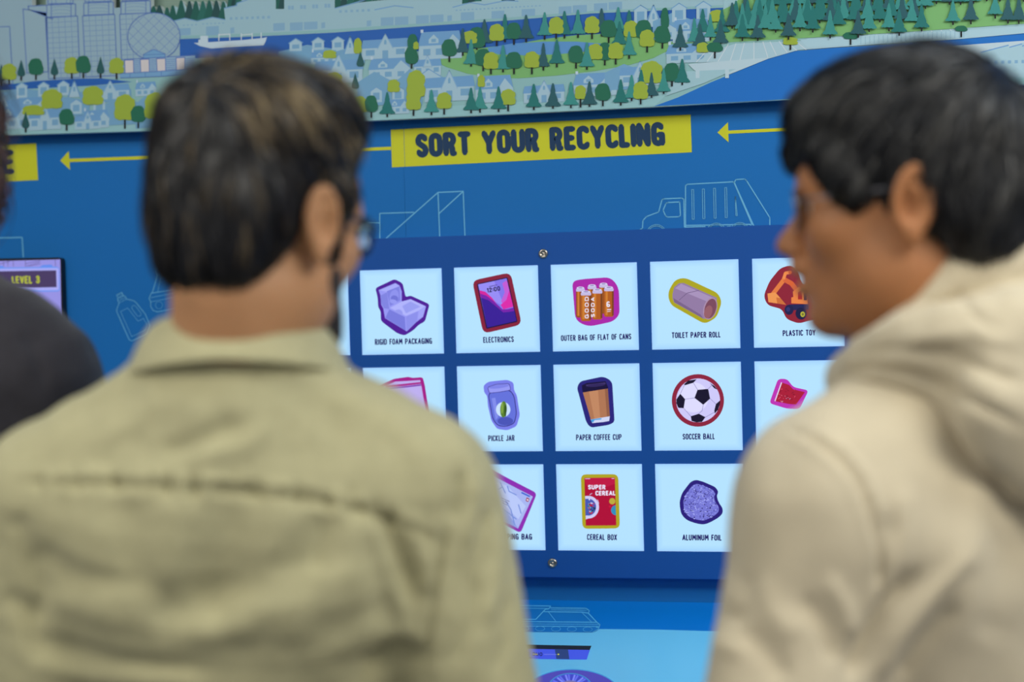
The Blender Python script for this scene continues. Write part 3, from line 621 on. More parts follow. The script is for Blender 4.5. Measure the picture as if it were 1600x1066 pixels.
def f(a):
    a.poly((150, 152, 244), [(470, 225), (580, 178), (608, 195), (622, 235), (622, 300), (680, 284), (782, 332), (762, 402), (718, 436), (655, 497), (512, 410), (500, 345), (486, 320), (482, 260)])
    a.poly((168, 172, 250), [(474, 226), (580, 182), (606, 198), (520, 236)]); a.poly((126, 130, 226), [(524, 232), (606, 200), (612, 292), (545, 330)])
    a.ell((142, 146, 238), (572, 268), 30, 46, .2); a.ell((112, 116, 214), (574, 280), 24, 20, .2); a.ell((150, 154, 242), (566, 300), 24, 14, .2); a.poly((128, 132, 226), [(480, 262), (525, 240), (540, 350), (505, 345), (488, 315)])
    a.poly((176, 180, 252), [(545, 342), (618, 302), (680, 286), (778, 332), (735, 360), (650, 395)]); a.ell((150, 154, 240), (600, 378), 28, 26); a.poly((152, 158, 242), [(625, 330), (680, 300), (745, 334), (650, 378)])
    a.poly((120, 124, 222), [(540, 352), (642, 402), (648, 492), (514, 408)]); a.poly((140, 144, 236), [(650, 402), (728, 365), (720, 432), (655, 492)]); a.poly((160, 164, 248), [(735, 362), (778, 338), (762, 400), (728, 415)])
tilepart(-1, 0, 'sticker_picture', f, c1, .0013)
tilepart(0, 0, 'sticker_border', lambda a: a.poly((134, 30, 58), rrect([(1085, 162), (1338, 108), (1412, 452), (1158, 512)], 45)), c1, .0009, 'dark red cut-out border')
def f(a):
    a.poly((22, 16, 62), rrect([(1115, 184), (1318, 139), (1384, 434), (1178, 481)], 10)); a.poly((130, 116, 236), [(1124, 188), (1312, 147), (1376, 428), (1184, 472)])
    a.poly((150, 140, 246), [(1124, 188), (1230, 165), (1300, 340), (1220, 290), (1180, 240), (1136, 230)])
    a.poly((196, 90, 214), [(1284, 180), (1314, 160), (1336, 250), (1300, 330), (1275, 300), (1300, 240)])
    a.poly((212, 34, 156), [(1133, 226), (1172, 236), (1215, 275), (1250, 320), (1220, 330), (1140, 270)]); a.poly((220, 40, 170), [(1330, 226), (1356, 335), (1290, 352), (1272, 322), (1310, 290)])
    a.poly((120, 30, 170), [(1138, 248), (1180, 262), (1230, 300), (1285, 352), (1320, 350), (1358, 340), (1376, 428), (1184, 472)])
    a.poly((56, 26, 150), [(1144, 275), (1190, 290), (1240, 330), (1290, 372), (1330, 368), (1364, 362), (1377, 428), (1184, 472)])
tilepart(0, 0, 'sticker_picture', f, c1, .0013)
tilepart(0, 0, 'sticker_lettering', lambda a: (a.text((20, 14, 60), '12:00', (1184, 243), (1272, 228), 31, .2), a.line((60, 50, 120), [(1196, 203), (1250, 190)], 4)), c1, .0019)
c2 = (850, 400, 3.2653)
tilepart(1, 0, 'sticker_border', lambda a: a.poly((170, 36, 168), rrect([(143, 128), (200, 118), (340, 108), (382, 160), (386, 300), (352, 335), (225, 362), (160, 330)], 40)), c2, .0009, 'magenta cut-out border')
def f(a):
    def can(x, t, b, w, lt):
        a.poly((176, 92, 26) if lt else (150, 78, 26), [(x-w/2, t), (x+w/2, t), (x+w/2, b-6), (x+w*.38, b+3), (x-w*.38, b+3), (x-w/2, b-6)])
        a.poly((206, 126, 44), [(x-w*.34, t+12), (x-w*.12, t+12), (x-w*.12, b-6), (x-w*.34, b-6)]); a.poly((120, 62, 22), [(x+w*.32, t+8), (x+w/2, t+8), (x+w/2, b-6), (x+w*.32, b-2)])
        a.poly((196, 186, 226), [(x-w/2, t+4), (x-w*.4, t-8), (x+w*.4, t-8), (x+w/2, t+4), (x+w*.45, t+12), (x-w*.45, t+12)]); a.ell((222, 216, 250), (x, t-7), w*.4, 6); a.ell((150, 140, 190), (x, t-7), w*.26, 3.4)
    for q in [(186, 170, 312, 46, 0), (245, 158, 300, 46, 0), (304, 150, 292, 46, 0), (214, 190, 330, 54, 1), (272, 180, 322, 52, 1), (331, 168, 308, 50, 1)]: can(*q)
tilepart(1, 0, 'sticker_picture', f, c2, .0013)
def f(a):
    def vt(txt, x, y0, y1, h):
        a2 = txt; L = abs(y1-y0)
        tot = sum(GLYPH[c_][0] for c_ in a2)+.26*(len(a2)-1)+.2; s_ = L/tot; xx = .1; a.n += 1
        for c_ in a2:
            for st in GLYPH[c_][1]: a.n -= 1; a.line((232, 226, 240), [(x-h*(.1+b*.8), y0-(xx+g)*s_) for g, b in st], 4.6)
            xx += GLYPH[c_][0]+.26
    vt('GOOD', 228, 322, 206, 20); vt('SODA', 258, 316, 208, 18)
    a.text((232, 226, 240), '6', (318, 262), (338, 262), 30, .22); a.line((232, 226, 240), [(322, 274), (342, 273)], 5); a.line((232, 226, 240), [(322, 284), (340, 283)], 3)
tilepart(1, 0, 'sticker_lettering', f, c2, .0035)
tilepart(2, 0, 'sticker_border', lambda a: a.poly((172, 164, 24), rrect([(636, 178), (668, 122), (718, 110), (888, 190), (908, 235), (880, 315), (820, 348), (650, 252), (634, 215)], 26)), c2, .0009, 'olive yellow cut-out border')
def f(a):
    a.poly((146, 122, 164), [(656, 195), (664, 160), (688, 140), (712, 138), (882, 214), (872, 300), (815, 322), (664, 238), (656, 215)])
    a.poly((168, 146, 188), [(668, 165), (700, 142), (868, 216), (850, 240)]); a.poly((122, 98, 138), [(660, 215), (800, 300), (812, 320), (664, 236)]); a.line((112, 90, 132), [(690, 225), (730, 190), (790, 176)], 3)
    a.ell((170, 140, 172), (848, 268), 34, 58, .28); a.ell((122, 72, 92), (849, 269), 29, 52, .28); a.ell((150, 94, 104), (838, 286), 20, 34, .3)
tilepart(2, 0, 'sticker_picture', f, c2, .0013)
tilepart(3, 0, 'sticker_border', lambda a: a.poly((140, 32, 52), rrect([(1120, 205), (1150, 130), (1205, 62), (1262, 46), (1298, 80), (1310, 130), (1345, 170), (1385, 260), (1428, 320), (1360, 328), (1300, 346), (1235, 322), (1216, 272), (1140, 252)], 24)), c2, .0009, 'dark red cut-out border')
def f(a):
    a.line((226, 122, 62), [(1165, 198), (1225, 120)], 22); a.line((214, 100, 56), [(1225, 120), (1262, 140), (1310, 200)], 24); a.line((238, 140, 76), [(1222, 118), (1232, 88), (1256, 84)], 16); a.ell((216, 96, 50), (1256, 84), 9, 9)
    a.poly((236, 150, 80), [(1140, 192), (1180, 186), (1206, 215), (1236, 250), (1145, 236)]); a.poly((204, 110, 56), [(1185, 212), (1206, 215), (1236, 250), (1190, 243)])
    a.poly((232, 130, 66), [(1270, 182), (1300, 158), (1342, 175), (1346, 246), (1262, 242), (1262, 212), (1272, 210)]); a.poly((178, 28, 34), [(1296, 186), (1314, 176), (1318, 222), (1296, 222)]); a.poly((60, 30, 60), [(1326, 186), (1342, 190), (1342, 226), (1326, 226)])
    a.poly((30, 34, 84), [(1250, 248), (1350, 246), (1352, 275), (1250, 278)]); a.ell((26, 28, 76), (1250, 275), 23, 26); a.ell((44, 48, 110), (1246, 273), 10, 12); a.ell((22, 24, 66), (1312, 294), 29, 31); a.ell((184, 180, 52), (1320, 298), 12, 14); a.ell((120, 120, 50), (1320, 298), 6, 7)
tilepart(3, 0, 'sticker_picture', f, c2, .0013)
tilepart(-2, 0, 'sticker_border', lambda a: a.poly((100, 30, 150), rrect([(20, 470), (0, 430), (140, 225), (172, 235), (172, 268), (60, 430)], 14)), c1, .0009, 'purple cut-out border')
tilepart(-2, 0, 'sticker_picture', lambda a: (a.line((60, 30, 110), [(40, 410), (150, 252)], 20), a.line((150, 120, 200), [(60, 390), (140, 262)], 4)), c1, .0013)
c3 = (560, 550, 3.44)
tilepart(-1, 1, 'sticker_border', lambda a: a.poly((164, 26, 136), rrect([(80, 200), (190, 145), (270, 134), (290, 140), (345, 136), (356, 175), (380, 330), (110, 350)], 12)), c3, .0009, 'magenta cut-out border')
tilepart(-1, 1, 'sticker_picture', lambda a: (a.poly((190, 176, 240), [(105, 205), (198, 160), (332, 152), (340, 190), (362, 320), (130, 335)]), a.poly((170, 40, 140), [(150, 182), (334, 162), (336, 172), (140, 196)]), a.poly((130, 60, 180), [(140, 198), (336, 174), (338, 182), (138, 206)])), c3, .0013)
tilepart(0, 1, 'sticker_border', lambda a: a.poly((120, 126, 234), rrect([(672, 180), (700, 160), (800, 150), (834, 165), (836, 205), (852, 235), (868, 340), (850, 400), (800, 422), (745, 414), (715, 370), (696, 290), (692, 236), (676, 218)], 14)), c3, .0009, 'periwinkle cut-out border')
def f(a):
    jar = rrect([(700, 240), (704, 222), (815, 205), (838, 240), (850, 330), (838, 385), (790, 402), (748, 396), (722, 360)], 18)
    a.poly((100, 114, 220), jar); a.line((40, 34, 110), jar, 4, True)
    a.poly((150, 154, 244), rrect([(694, 190), (740, 174), (810, 170), (820, 205), (760, 216), (704, 222)], 10)); a.line((60, 54, 140), rrect([(694, 190), (740, 174), (810, 170), (820, 205), (760, 216), (704, 222)], 10), 3, True); a.ell((126, 132, 232), (755, 186), 56, 10, -.12)
    a.poly((130, 142, 236), [(716, 250), (736, 246), (752, 350), (738, 366)]); a.ell((74, 84, 184), (790, 372), 42, 22); a.ell((200, 226, 252), (778, 310), 39, 40)
    a.ell((88, 128, 44), (780, 309), 18, 44, .04); a.ell((128, 164, 66), (773, 300), 7, 32, .04); a.ell((50, 84, 30), (790, 316), 6, 32)
tilepart(0, 1, 'sticker_picture', f, c3, .0013)
tilepart(0, 2, 'sticker_border', lambda a: a.poly((142, 46, 178), rrect([(590, 830), (690, 620), (960, 760), (872, 975)], 22)), c3, .0009, 'violet cut-out border')
def f(a):
    a.poly((168, 182, 242), [(618, 828), (700, 655), (938, 778), (858, 950)]); a.poly((140, 160, 232), [(740, 860), (790, 850), (858, 948), (760, 905)]); a.poly((186, 202, 250), [(740, 700), (800, 720), (900, 830), (860, 900), (790, 830)])
    for p in ([(760, 700), (790, 760)], [(800, 720), (810, 750), (850, 770)], [(770, 840), (850, 900)], [(790, 800), (820, 850), (840, 930)], [(860, 820), (875, 870)], [(750, 740), (775, 725)]): a.line((120, 146, 222), p, 6)
    for k in range(3): a.line((70, 60, 140), [(766+k*3, 785+k*13), (812-k*6, 805+k*10)], 3)
    a.line((60, 100, 210), [(876, 756), (922, 778)], 8); a.poly((160, 30, 60), [(905, 782), (920, 790), (912, 808), (898, 800)]); a.poly((230, 230, 250), [(907, 790), (915, 794), (912, 802), (904, 798)])
tilepart(0, 2, 'sticker_picture', f, c3, .0013)
c4 = (850, 555, 3.5556)
tilepart(1, 1, 'sticker_border', lambda a: a.poly((40, 34, 122), rrect([(182, 182), (200, 146), (330, 118), (378, 145), (382, 200), (392, 372), (362, 388), (258, 404), (234, 372), (194, 220)], 24)), c4, .0009, 'navy cut-out border')
def f(a):
    a.poly((22, 12, 58), [(210, 168), (238, 155), (342, 145), (356, 178), (356, 190), (216, 208), (212, 190)]); a.poly((64, 50, 110), [(232, 165), (340, 152), (344, 160), (236, 174)]); a.ell((48, 36, 92), (290, 168), 50, 8, -.1)
    a.poly((206, 214, 246), [(258, 355), (366, 338), (362, 366), (330, 372), (268, 378)]); a.poly((70, 160, 224), [(260, 358), (320, 350), (318, 358), (280, 362), (274, 374), (266, 374)])
    a.poly((176, 118, 84), [(216, 208), (355, 186), (366, 340), (260, 358)]); a.poly((194, 136, 98), [(250, 203), (300, 195), (312, 349), (280, 354)]); a.poly((146, 94, 70), [(338, 189), (355, 186), (366, 340), (350, 343)])
tilepart(1, 1, 'sticker_picture', f, c4, .0013)
tilepart(2, 1, 'sticker_border', lambda a: a.ell((140, 34, 60), (855, 252), 145, 146, n=48), c4, .0009, 'dark red round border')
def f(a):
    a.ell((206, 202, 250), (856, 252), 122, 122, n=48); a.ell((222, 220, 255), (830, 235), 84, 84)
    BK = (20, 14, 42)
    for p in ([(853, 193), (912, 188), (923, 242), (885, 276), (836, 238)], [(736, 245), (757, 215), (784, 245), (776, 295), (746, 293), (735, 268)], [(815, 340), (860, 326), (897, 345), (878, 371), (848, 374), (820, 366)], [(778, 162), (800, 142), (848, 134), (830, 154), (782, 168)], [(978, 252), (978, 270), (966, 305), (948, 325), (946, 308), (955, 272)], [(922, 156), (945, 170), (963, 192), (945, 184)]): a.poly(BK, p)
    for p in ([(784, 245), (836, 238)], [(776, 295), (815, 340)], [(885, 276), (878, 310), (860, 326)], [(923, 242), (955, 272)], [(853, 193), (830, 154)], [(912, 188), (935, 165)], [(897, 345), (946, 318)], [(757, 215), (780, 168)]): a.line((140, 134, 190), p, 2.6)
tilepart(2, 1, 'sticker_picture', f, c4, .0013)
tilepart(3, 1, 'sticker_border', lambda a: a.poly((190, 50, 180), rrect([(1252, 268), (1300, 132), (1350, 132), (1385, 178), (1470, 196), (1420, 300), (1350, 298)], 20)), c4, .0009, 'pink cut-out border')
def f(a):
    rd = random.Random(5)
    a.poly((170, 24, 54), [(1283, 256), (1320, 152), (1362, 166), (1384, 190), (1450, 206), (1400, 275), (1360, 272)])
    for k in range(40):
        x, y = rd.uniform(1300, 1400), rd.uniform(185, 262)
        if y > 256-(x-1283)*2.4: a.line(rd.choice([(90, 14, 44), (220, 90, 120), (120, 16, 40), (200, 170, 200)]), [(x, y), (x+rd.uniform(-9, 9), y+rd.uniform(-9, 9))], 3)
    a.line((226, 214, 240), [(1283, 256), (1320, 152)], 6)
tilepart(3, 1, 'sticker_picture', f, c4, .0013)
c5 = (850, 715, 4.8485)
tilepart(1, 2, 'sticker_border', lambda a: a.poly((176, 164, 28), rrect([(279, 128), (562, 127), (575, 538), (291, 541)], 42)), c5, .0009, 'mustard cut-out border')
def f(a):
    a.poly((174, 8, 54), [(305, 155), (537, 152), (548, 515), (316, 517)])
    a.poly((190, 20, 66), [(305, 155), (537, 152), (538, 200), (440, 235), (320, 215)])
    cx, cy = 337, 377
    a.poly((206, 204, 246), [(311, 292)]+arc(cx, cy, 80, 86, -92, 92, 14)+[(316, 470)]); a.poly((70, 90, 180), [(312, 314)]+arc(cx, cy, 58, 64, -98, 98, 14)+[(315, 440)])
    rd = random.Random(2)
    for k in range(46):
        t_ = rd.uniform(-1.5, 1.5); r_ = rd.uniform(0, 50); x, y = cx+r_*math.cos(t_), cy+r_*math.sin(t_)*1.1+rd.uniform(-8, 8)
        if x > 318: a.ell(rd.choice([(190, 20, 60), (60, 170, 200), (230, 224, 246), (20, 60, 90), (200, 60, 90)]), (x, y), rd.uniform(4, 8), rd.uniform(4, 7), n=7)
    a.line((206, 204, 246), [(345, 284), (364, 272)], 4); a.line((206, 204, 246), [(405, 320), (416, 350)], 4)
    a.ell((190, 170, 60), (517, 332), 23, 24); a.ell((200, 20, 60), (500, 372), 8, 9)
    a.poly((50, 140, 190), [(542, 362)]+arc(545, 400, 37, 38, 268, 92, 12)+[(546, 438)]); a.line((206, 204, 246), [(310, 162), (350, 161)], 4); a.line((206, 204, 246), [(512, 160), (533, 160)], 4)
tilepart(1, 2, 'sticker_picture', f, c5, .0013)
tilepart(1, 2, 'sticker_lettering', lambda a: (a.text((232, 226, 250), 'SUPER', (332, 243), (468, 243), 36, .24), a.text((232, 226, 250), 'CEREAL', (388, 289), (543, 288), 36, .24)), c5, .0042)
FO = [(1025, 340), (1045, 270), (1110, 185), (1150, 168), (1210, 185), (1250, 203), (1300, 225), (1322, 262), (1308, 290), (1322, 340), (1354, 385), (1354, 425), (1320, 458), (1260, 492), (1210, 510), (1150, 500), (1080, 475), (1038, 430)]
tilepart(2, 2, 'sticker_border', lambda a: a.poly((42, 28, 122), rrect(FO, 30)), c5, .0009, 'navy cut-out border')
def f(a):
    rd = random.Random(9); fo = [(1190+(x-1190)*.82, 340+(y-340)*.82) for x, y in FO]; a.poly((118, 120, 214), rrect(fo, 14))
    cols = [(150, 154, 240), (176, 182, 252), (70, 66, 150), (40, 30, 100), (134, 138, 230), (96, 96, 190)]
    def inside(x, y):
        c_ = False
        for i in range(len(fo)):
            (x0, y0), (x1, y1) = fo[i-1], fo[i]
            if (y0 > y) != (y1 > y) and x < (x1-x0)*(y-y0)/(y1-y0)+x0: c_ = not c_
        return c_
    k = 0
    while k < 420:
        x, y = rd.uniform(1045, 1335), rd.uniform(190, 485)
        if not inside(x, y): continue
        k += 1; an = rd.uniform(0, PI); l_ = rd.uniform(4, 11); w2 = rd.uniform(2, 5)
        a.poly(rd.choice(cols), [(x+l_*math.cos(an), y+l_*math.sin(an)), (x-w2*math.sin(an), y+w2*math.cos(an)), (x-l_*.8*math.cos(an), y-l_*.8*math.sin(an)), (x+w2*math.sin(an), y-w2*math.cos(an))]); a.n -= .9
tilepart(2, 2, 'sticker_picture', f, c5, .0013)

# ------------------------------------------------------------------ console below the board
cb = WALLP.at(860, 938, .001)                   # back edge of the sloping top
CT = math.radians(20)
CON = Plane(cb, (0, -math.sin(CT), math.cos(CT)))
ex = np.array([0, -math.cos(CT), -math.sin(CT)])
con = empty('sloping_console', (.2, -.2, 0)); tag(con, 'sloping blue exhibit console running below the sorting board', 'console')
x0c, x1c, dep = -1.3, 2.1, .46
def pixof(p): q = np.array(p, float)-CAM; z = q@CF; return (800+FPX*(q@CR)/z, 533-FPX*(q@CU)/z)
def c6px(X, d): q = pixof(np.array([X, *(pA+ex*d)[1:]])); return ((q[0]-760)*4.2105, (q[1]-860)*4.2105)
pA = np.array([0, cb[1], cb[2]]); pB = pA+ex*dep
v = []
for X in (x0c, x1c):
    for p in (pA, pB, pB+np.array([0, 0, -.06]), np.array([0, pB[1]+.15, .0]), np.array([0, cb[1], 0])): v.append((X, p[1], p[2]))
fcs = [(0, 1, 2, 3, 4), (9, 8, 7, 6, 5)]+[(i, i+5, (i+1) % 5+5, (i+1) % 5) for i in range(5)]
me = bpy.data.meshes.new('console_body'); me.from_pydata(v, [], fcs); me.update()
o = link('console_body', me, con, [mat('console_blue', (8, 124, 218), .35, spec=.35, noise=(2, .03))])
c6 = (760, 860, 4.2105)
def conart(name, fn, off, label=None, lit=False, aff=c6, par=None):
    a = Art(CON, off, aff, lit, .00005); fn(a); o = a.build(name, par or con)
    if label: o['label'] = label
    return o
conart('console_top', lambda a: a.poly(mat('console_sky', (112, 208, 255), .3, spec=.55), [c6px(x0c+.01, .115), (120, 534), (700, 540), (715, 536), (740, 519), (1100, 522), c6px(x1c-.01, .115), c6px(x1c-.01, .45), c6px(x0c+.01, .45)]), .0004, 'light blue lower field of the console top')
def f(a):
    LC = (96, 196, 246); B2 = (22, 124, 208)
    a.poly(B2, [(60, 362), (420, 365), (655, 382), (678, 398), (676, 414), (748, 490), (742, 508), (728, 530), (690, 540), (60, 536)])
    L = lambda *p, w=5, c=False: a.line(LC, list(p), w, c)
    L((60, 362), (422, 367), (412, 386), (388, 388), (325, 455), (60, 455)); L((60, 380), (410, 384), w=3); L((422, 380), (655, 382), (678, 398), (670, 414), (630, 408), (378, 404)); L((425, 392), (660, 396), w=3)
    L((670, 414), (725, 472), (748, 490), (740, 506), (722, 508)); L((60, 468), (725, 474)); L((60, 498), (735, 502), w=4); L((60, 484), (740, 488), w=3); L((408, 406), (455, 466), w=3); L((628, 410), (690, 470), w=3); L((700, 538), (735, 520), (742, 506), w=4)
    for k in range(6): a.ring(LC, (144+104.5*k, 512+1.8*k), 30, 15, 3)
conart('bulldozer_drawing', f, .0009, 'pale blue outline drawing of a bulldozer body and track')
c8 = (790, 990, 8)
conart('screen_recess', lambda a: a.poly(mat('recess_black', (16, 18, 34), .5), [(-900, 120), (1072, 155), (1052, 207), (-900, 175)]), .0010, 'black upper edge of the inset screen', aff=c8)
def f(a):
    a.poly((62, 82, 222), [(-900, 170), (1052, 207), (1014, 325), (-900, 300)]); a.poly((38, 60, 118), [(615, 196), (780, 200), (797, 322), (635, 320)])
conart('console_screen', f, .0010, 'violet blue lit strip screen', True, c8)
def f(a):
    a.text((26, 28, 96), 'SIC DUO', (200, 276), (462, 284), 46, .22); a.line((180, 170, 60), [(335, 258), (400, 262)], 10); a.line((128, 140, 230), [(480, 262), (640, 264)], 5); a.ell((190, 190, 60), (660, 262), 12, 9); a.ell((26, 28, 96), (295, 306), 26, 8)
conart('screen_lettering', f, .0022, None, True, c8)
def f(a):
    cx, cy = 830, 776
    a.ell((74, 66, 176), (cx, cy), 600, 322, n=56); a.ring((60, 150, 214), (cx, cy), 604, 326, 12, n=56)
    cx, cy = 808, 690; a.ell((60, 130, 200), (cx, cy), 285, 195, n=40); a.ell((64, 72, 206), (cx, cy), 268, 182, n=40)
    for k in range(22):
        t_ = PI+PI*k/21; a.line([(120, 130, 240), (96, 106, 230), (60, 66, 190)][k % 3], [(cx+260*math.cos(t_), cy+176*math.sin(t_)), (cx+130*math.cos(t_), cy+90*math.sin(t_))], 22, joint=False)
    a.ell((116, 110, 176), (cx, cy-10), 140, 92, n=30)
conart('round_display', f, .0010, 'round violet lit disc print at the lower edge', True, c8)
# ------------------------------------------------------------------ sculpting with distance fields
def rotz(a): c, s = math.cos(a), math.sin(a); return np.array([[c, -s, 0], [s, c, 0], [0, 0, 1.]])
def rotx(a): c, s = math.cos(a), math.sin(a); return np.array([[1., 0, 0], [0, c, -s], [0, s, c]])
def roty(a): c, s = math.cos(a), math.sin(a); return np.array([[c, 0, s], [0, 1., 0], [-s, 0, c]])
class Frame:
    def __init__(s, o=(0, 0, 0), M=np.eye(3), k=1.0): s.o = np.array(o, float); s.M = np.array(M); s.k = k
    def out(s, p): return s.o+s.M@(np.array(p, float)*s.k)
class Sdf:
    def __init__(s): s.sh = []
    def ell(s, c, r, k=.01, op='+', fr=None, M=None):
        fr = fr or Frame(); R_ = fr.M if M is None else fr.M@M; c = fr.out(c); r = np.array(r, float)*fr.k
        def fn(P):
            q = (P-c)@R_; k0 = np.sqrt(((q/r)**2).sum(-1)); k1 = np.sqrt(((q/r**2)**2).sum(-1))+1e-9
            return k0*(k0-1)/k1
        e = np.sqrt(((R_*r)**2).sum(1)); s.sh.append((fn, c-e, c+e, k*fr.k, op)); return s
    def cap(s, a, b, r1, r2=None, k=.01, op='+', fr=None, flat=None):
        fr = fr or Frame(); a, b = fr.out(a), fr.out(b); r2 = r1 if r2 is None else r2; r1 *= fr.k; r2 *= fr.k
        def fn(P):
            d = b-a; L = d@d+1e-12; t = np.clip(((P-a)@d)/L, 0, 1); q = P-a-t[..., None]*d
            if flat is not None:          # squash along the direction flat[:3] by factor flat[3]
                n = np.array(flat[:3]); h = q@n; q = q+(h*(1/flat[3]-1))[..., None]*n
            return np.sqrt((q*q).sum(-1))-(r1+(r2-r1)*t)
        m = max(r1, r2); s.sh.append((fn, np.minimum(a, b)-m, np.maximum(a, b)+m, k*fr.k, op)); return s
    def torus(s, c, rad, r, k=.01, op='+', fr=None, M=None, sx=1, sy=1):
        fr = fr or Frame(); R_ = fr.M if M is None else fr.M@M; c = fr.out(c); rad *= fr.k; r *= fr.k
        def fn(P):
            q = (P-c)@R_; rr = np.sqrt((q[..., 0]/sx)**2+(q[..., 1]/sy)**2)
            return np.sqrt(((rr-rad)*min(sx, sy))**2+q[..., 2]**2)-r
        e = rad*max(sx, sy)+r; s.sh.append((fn, c-e, c+e, k*fr.k, op)); return s
    def comb(s, D, d, k, op):
        if op == '+':
            h = np.maximum(k-np.abs(D-d), 0)/k; return np.minimum(D, d)-h*h*k*.25
        d = -d; h = np.maximum(k-np.abs(D-d), 0)/k; return np.maximum(D, d)+h*h*k*.25
    def at(s, P):
        D = np.full(P.shape[:-1], .3)
        for fn, lo, hi, k, op in s.sh: D = s.comb(D, fn(P), k, op)
        return D
    def grad(s, P, e=.0015):
        g = np.stack([s.at(P+np.eye(3)[i]*e)-s.at(P-np.eye(3)[i]*e) for i in range(3)], -1)
        return g/(np.linalg.norm(g, axis=-1, keepdims=True)+1e-9)
    def mesh(s, xs, ys, zs):
        ax = [np.array(a, float) for a in (xs, ys, zs)]; D = np.full([len(a) for a in ax], .06)
        for fn, lo, hi, k, op in s.sh:
            mg = .03+k
            sl = [slice(max(0, np.searchsorted(a, lo[i]-mg)), np.searchsorted(a, hi[i]+mg)) for i, a in enumerate(ax)]
            if any(q.stop <= q.start for q in sl): continue
            P = np.stack(np.meshgrid(ax[0][sl[0]], ax[1][sl[1]], ax[2][sl[2]], indexing='ij'), -1)
            D[sl[0], sl[1], sl[2]] = s.comb(D[sl[0], sl[1], sl[2]], fn(P), k, op)
        Sg = D < 0; nx, ny, nz = D.shape
        cnt = np.zeros((nx-1, ny-1, nz-1), np.int8)
        cor = [(i, j, k) for i in (0, 1) for j in (0, 1) for k in (0, 1)]
        for (i, j, k) in cor: cnt += Sg[i:nx-1+i, j:ny-1+j, k:nz-1+k]
        I = np.argwhere((cnt > 0) & (cnt < 8)); acc = np.zeros((len(I), 3)); n = np.zeros(len(I))
        for a in cor:
            for d in range(3):
                if a[d]: continue
                b = list(a); b[d] = 1
                Ia = I+np.array(a); Ib = I+np.array(b); va = D[tuple(Ia.T)]; vb = D[tuple(Ib.T)]
                m = (va < 0) != (vb < 0); t = np.where(m, va/np.where(m, va-vb, 1), 0)
                p = np.tile(np.array(a, float), (len(I), 1)); p[:, d] += t
                acc[m] += p[m]; n[m] += 1
        V = I+acc/n[:, None]
        V = np.stack([np.interp(V[:, i], np.arange(len(ax[i])), ax[i]) for i in range(3)], -1)
        idx = np.full(cnt.shape, -1, np.int64); idx[tuple(I.T)] = np.arange(len(I))
        F = []
        for d in range(3):
            u, v = (d+1) % 3, (d+2) % 3
            A = np.take(Sg, range(D.shape[d]-1), d); B = np.take(Sg, range(1, D.shape[d]), d)
            E = np.argwhere(A != B); E = E[(E[:, u] > 0) & (E[:, v] > 0) & (E[:, u] < D.shape[u]-1) & (E[:, v] < D.shape[v]-1)]
            q = []
            for du, dv in ((-1, -1), (0, -1), (0, 0), (-1, 0)):
                e = E.copy(); e[:, u] += du; e[:, v] += dv; q.append(idx[tuple(e.T)])
            q = np.stack(q, -1); fl = ~Sg[tuple(E.T)]; q[fl] = q[fl][:, ::-1]; F.append(q)
        F = np.concatenate(F); F = F[(F >= 0).all(1)]
        return V, F
def axis(zones):
    """[(start, end, step), ...] -> coordinates"""
    out = []
    for a, b, st in zones: n = max(1, int(round((b-a)/st))); out += list(np.linspace(a, b, n, endpoint=False))
    return out+[zones[-1][1]]
def npmesh(name, V, F, parent, mats, smooth=True):
    me = bpy.data.meshes.new(name); me.vertices.add(len(V)); me.vertices.foreach_set('co', np.asarray(V, np.float32).ravel())
    n = F.shape[1]; me.loops.add(F.size); me.loops.foreach_set('vertex_index', F.astype(np.int32).ravel())
    me.polygons.add(len(F)); me.polygons.foreach_set('loop_start', np.arange(0, F.size, n, dtype=np.int32)); me.polygons.foreach_set('loop_total', np.full(len(F), n, np.int32))
    me.update(calc_edges=True); me.validate()
    return link(name, me, parent, mats, smooth)
def normals(V, F):
    N = np.zeros_like(V); c = np.cross(V[F[:, 2]]-V[F[:, 0]], V[F[:, 3]]-V[F[:, 1]])
    for k in range(4): np.add.at(N, F[:, k], c)
    return N/(np.linalg.norm(N, axis=1, keepdims=True)+1e-12)
def pix(V, root):
    """where the points of a body frame fall in the photograph, used to place creases"""
    M, o = root; W = V@M.T+o-CAM
    z = W@CF; return np.stack([800+FPX*(W@CR)/z, 533-FPX*(W@CU)/z], -1), M, o
def crease(V, F, root, lines):
    """press folds (depth < 0 is a groove) along polylines into the side of a garment seen in the photograph"""
    N = normals(V, F); uv, M, o = pix(V, root); W = V@M.T+o-CAM; W /= np.linalg.norm(W, axis=1, keepdims=True)
    face = np.clip(-(N@M.T*W).sum(1)*2.2, 0, 1); disp = np.zeros(len(V))
    for pts, wd, dp in lines:
        best = np.full(len(V), 1e9); end = np.ones(len(V)); tot = len(pts)-1
        for i in range(tot):
            a, b = np.array(pts[i], float), np.array(pts[i+1], float); d = b-a; L = d@d+1e-9
            t = np.clip(((uv-a)@d)/L, 0, 1); r = np.hypot(*(uv-a-t[:, None]*d).T)
            m = r < best; best[m] = r[m]; g = (i+t[m])/tot; end[m] = np.minimum(1, np.minimum(g, 1-g)*5+.15)
        disp += dp*np.exp(-(best/wd)**2)*end
    return V+N*(disp*face)[:, None]
def wob(V, N, amp, sc, seed=0):
    r_ = np.random.RandomState(seed); d = np.zeros(len(V))
    for k in range(7):
        f_ = r_.normal(size=3)*sc*(1+.35*k); d += np.sin(V@f_+r_.uniform(0, 6.3))/(1+.5*k)
    return V+N*(d*amp)[:, None]

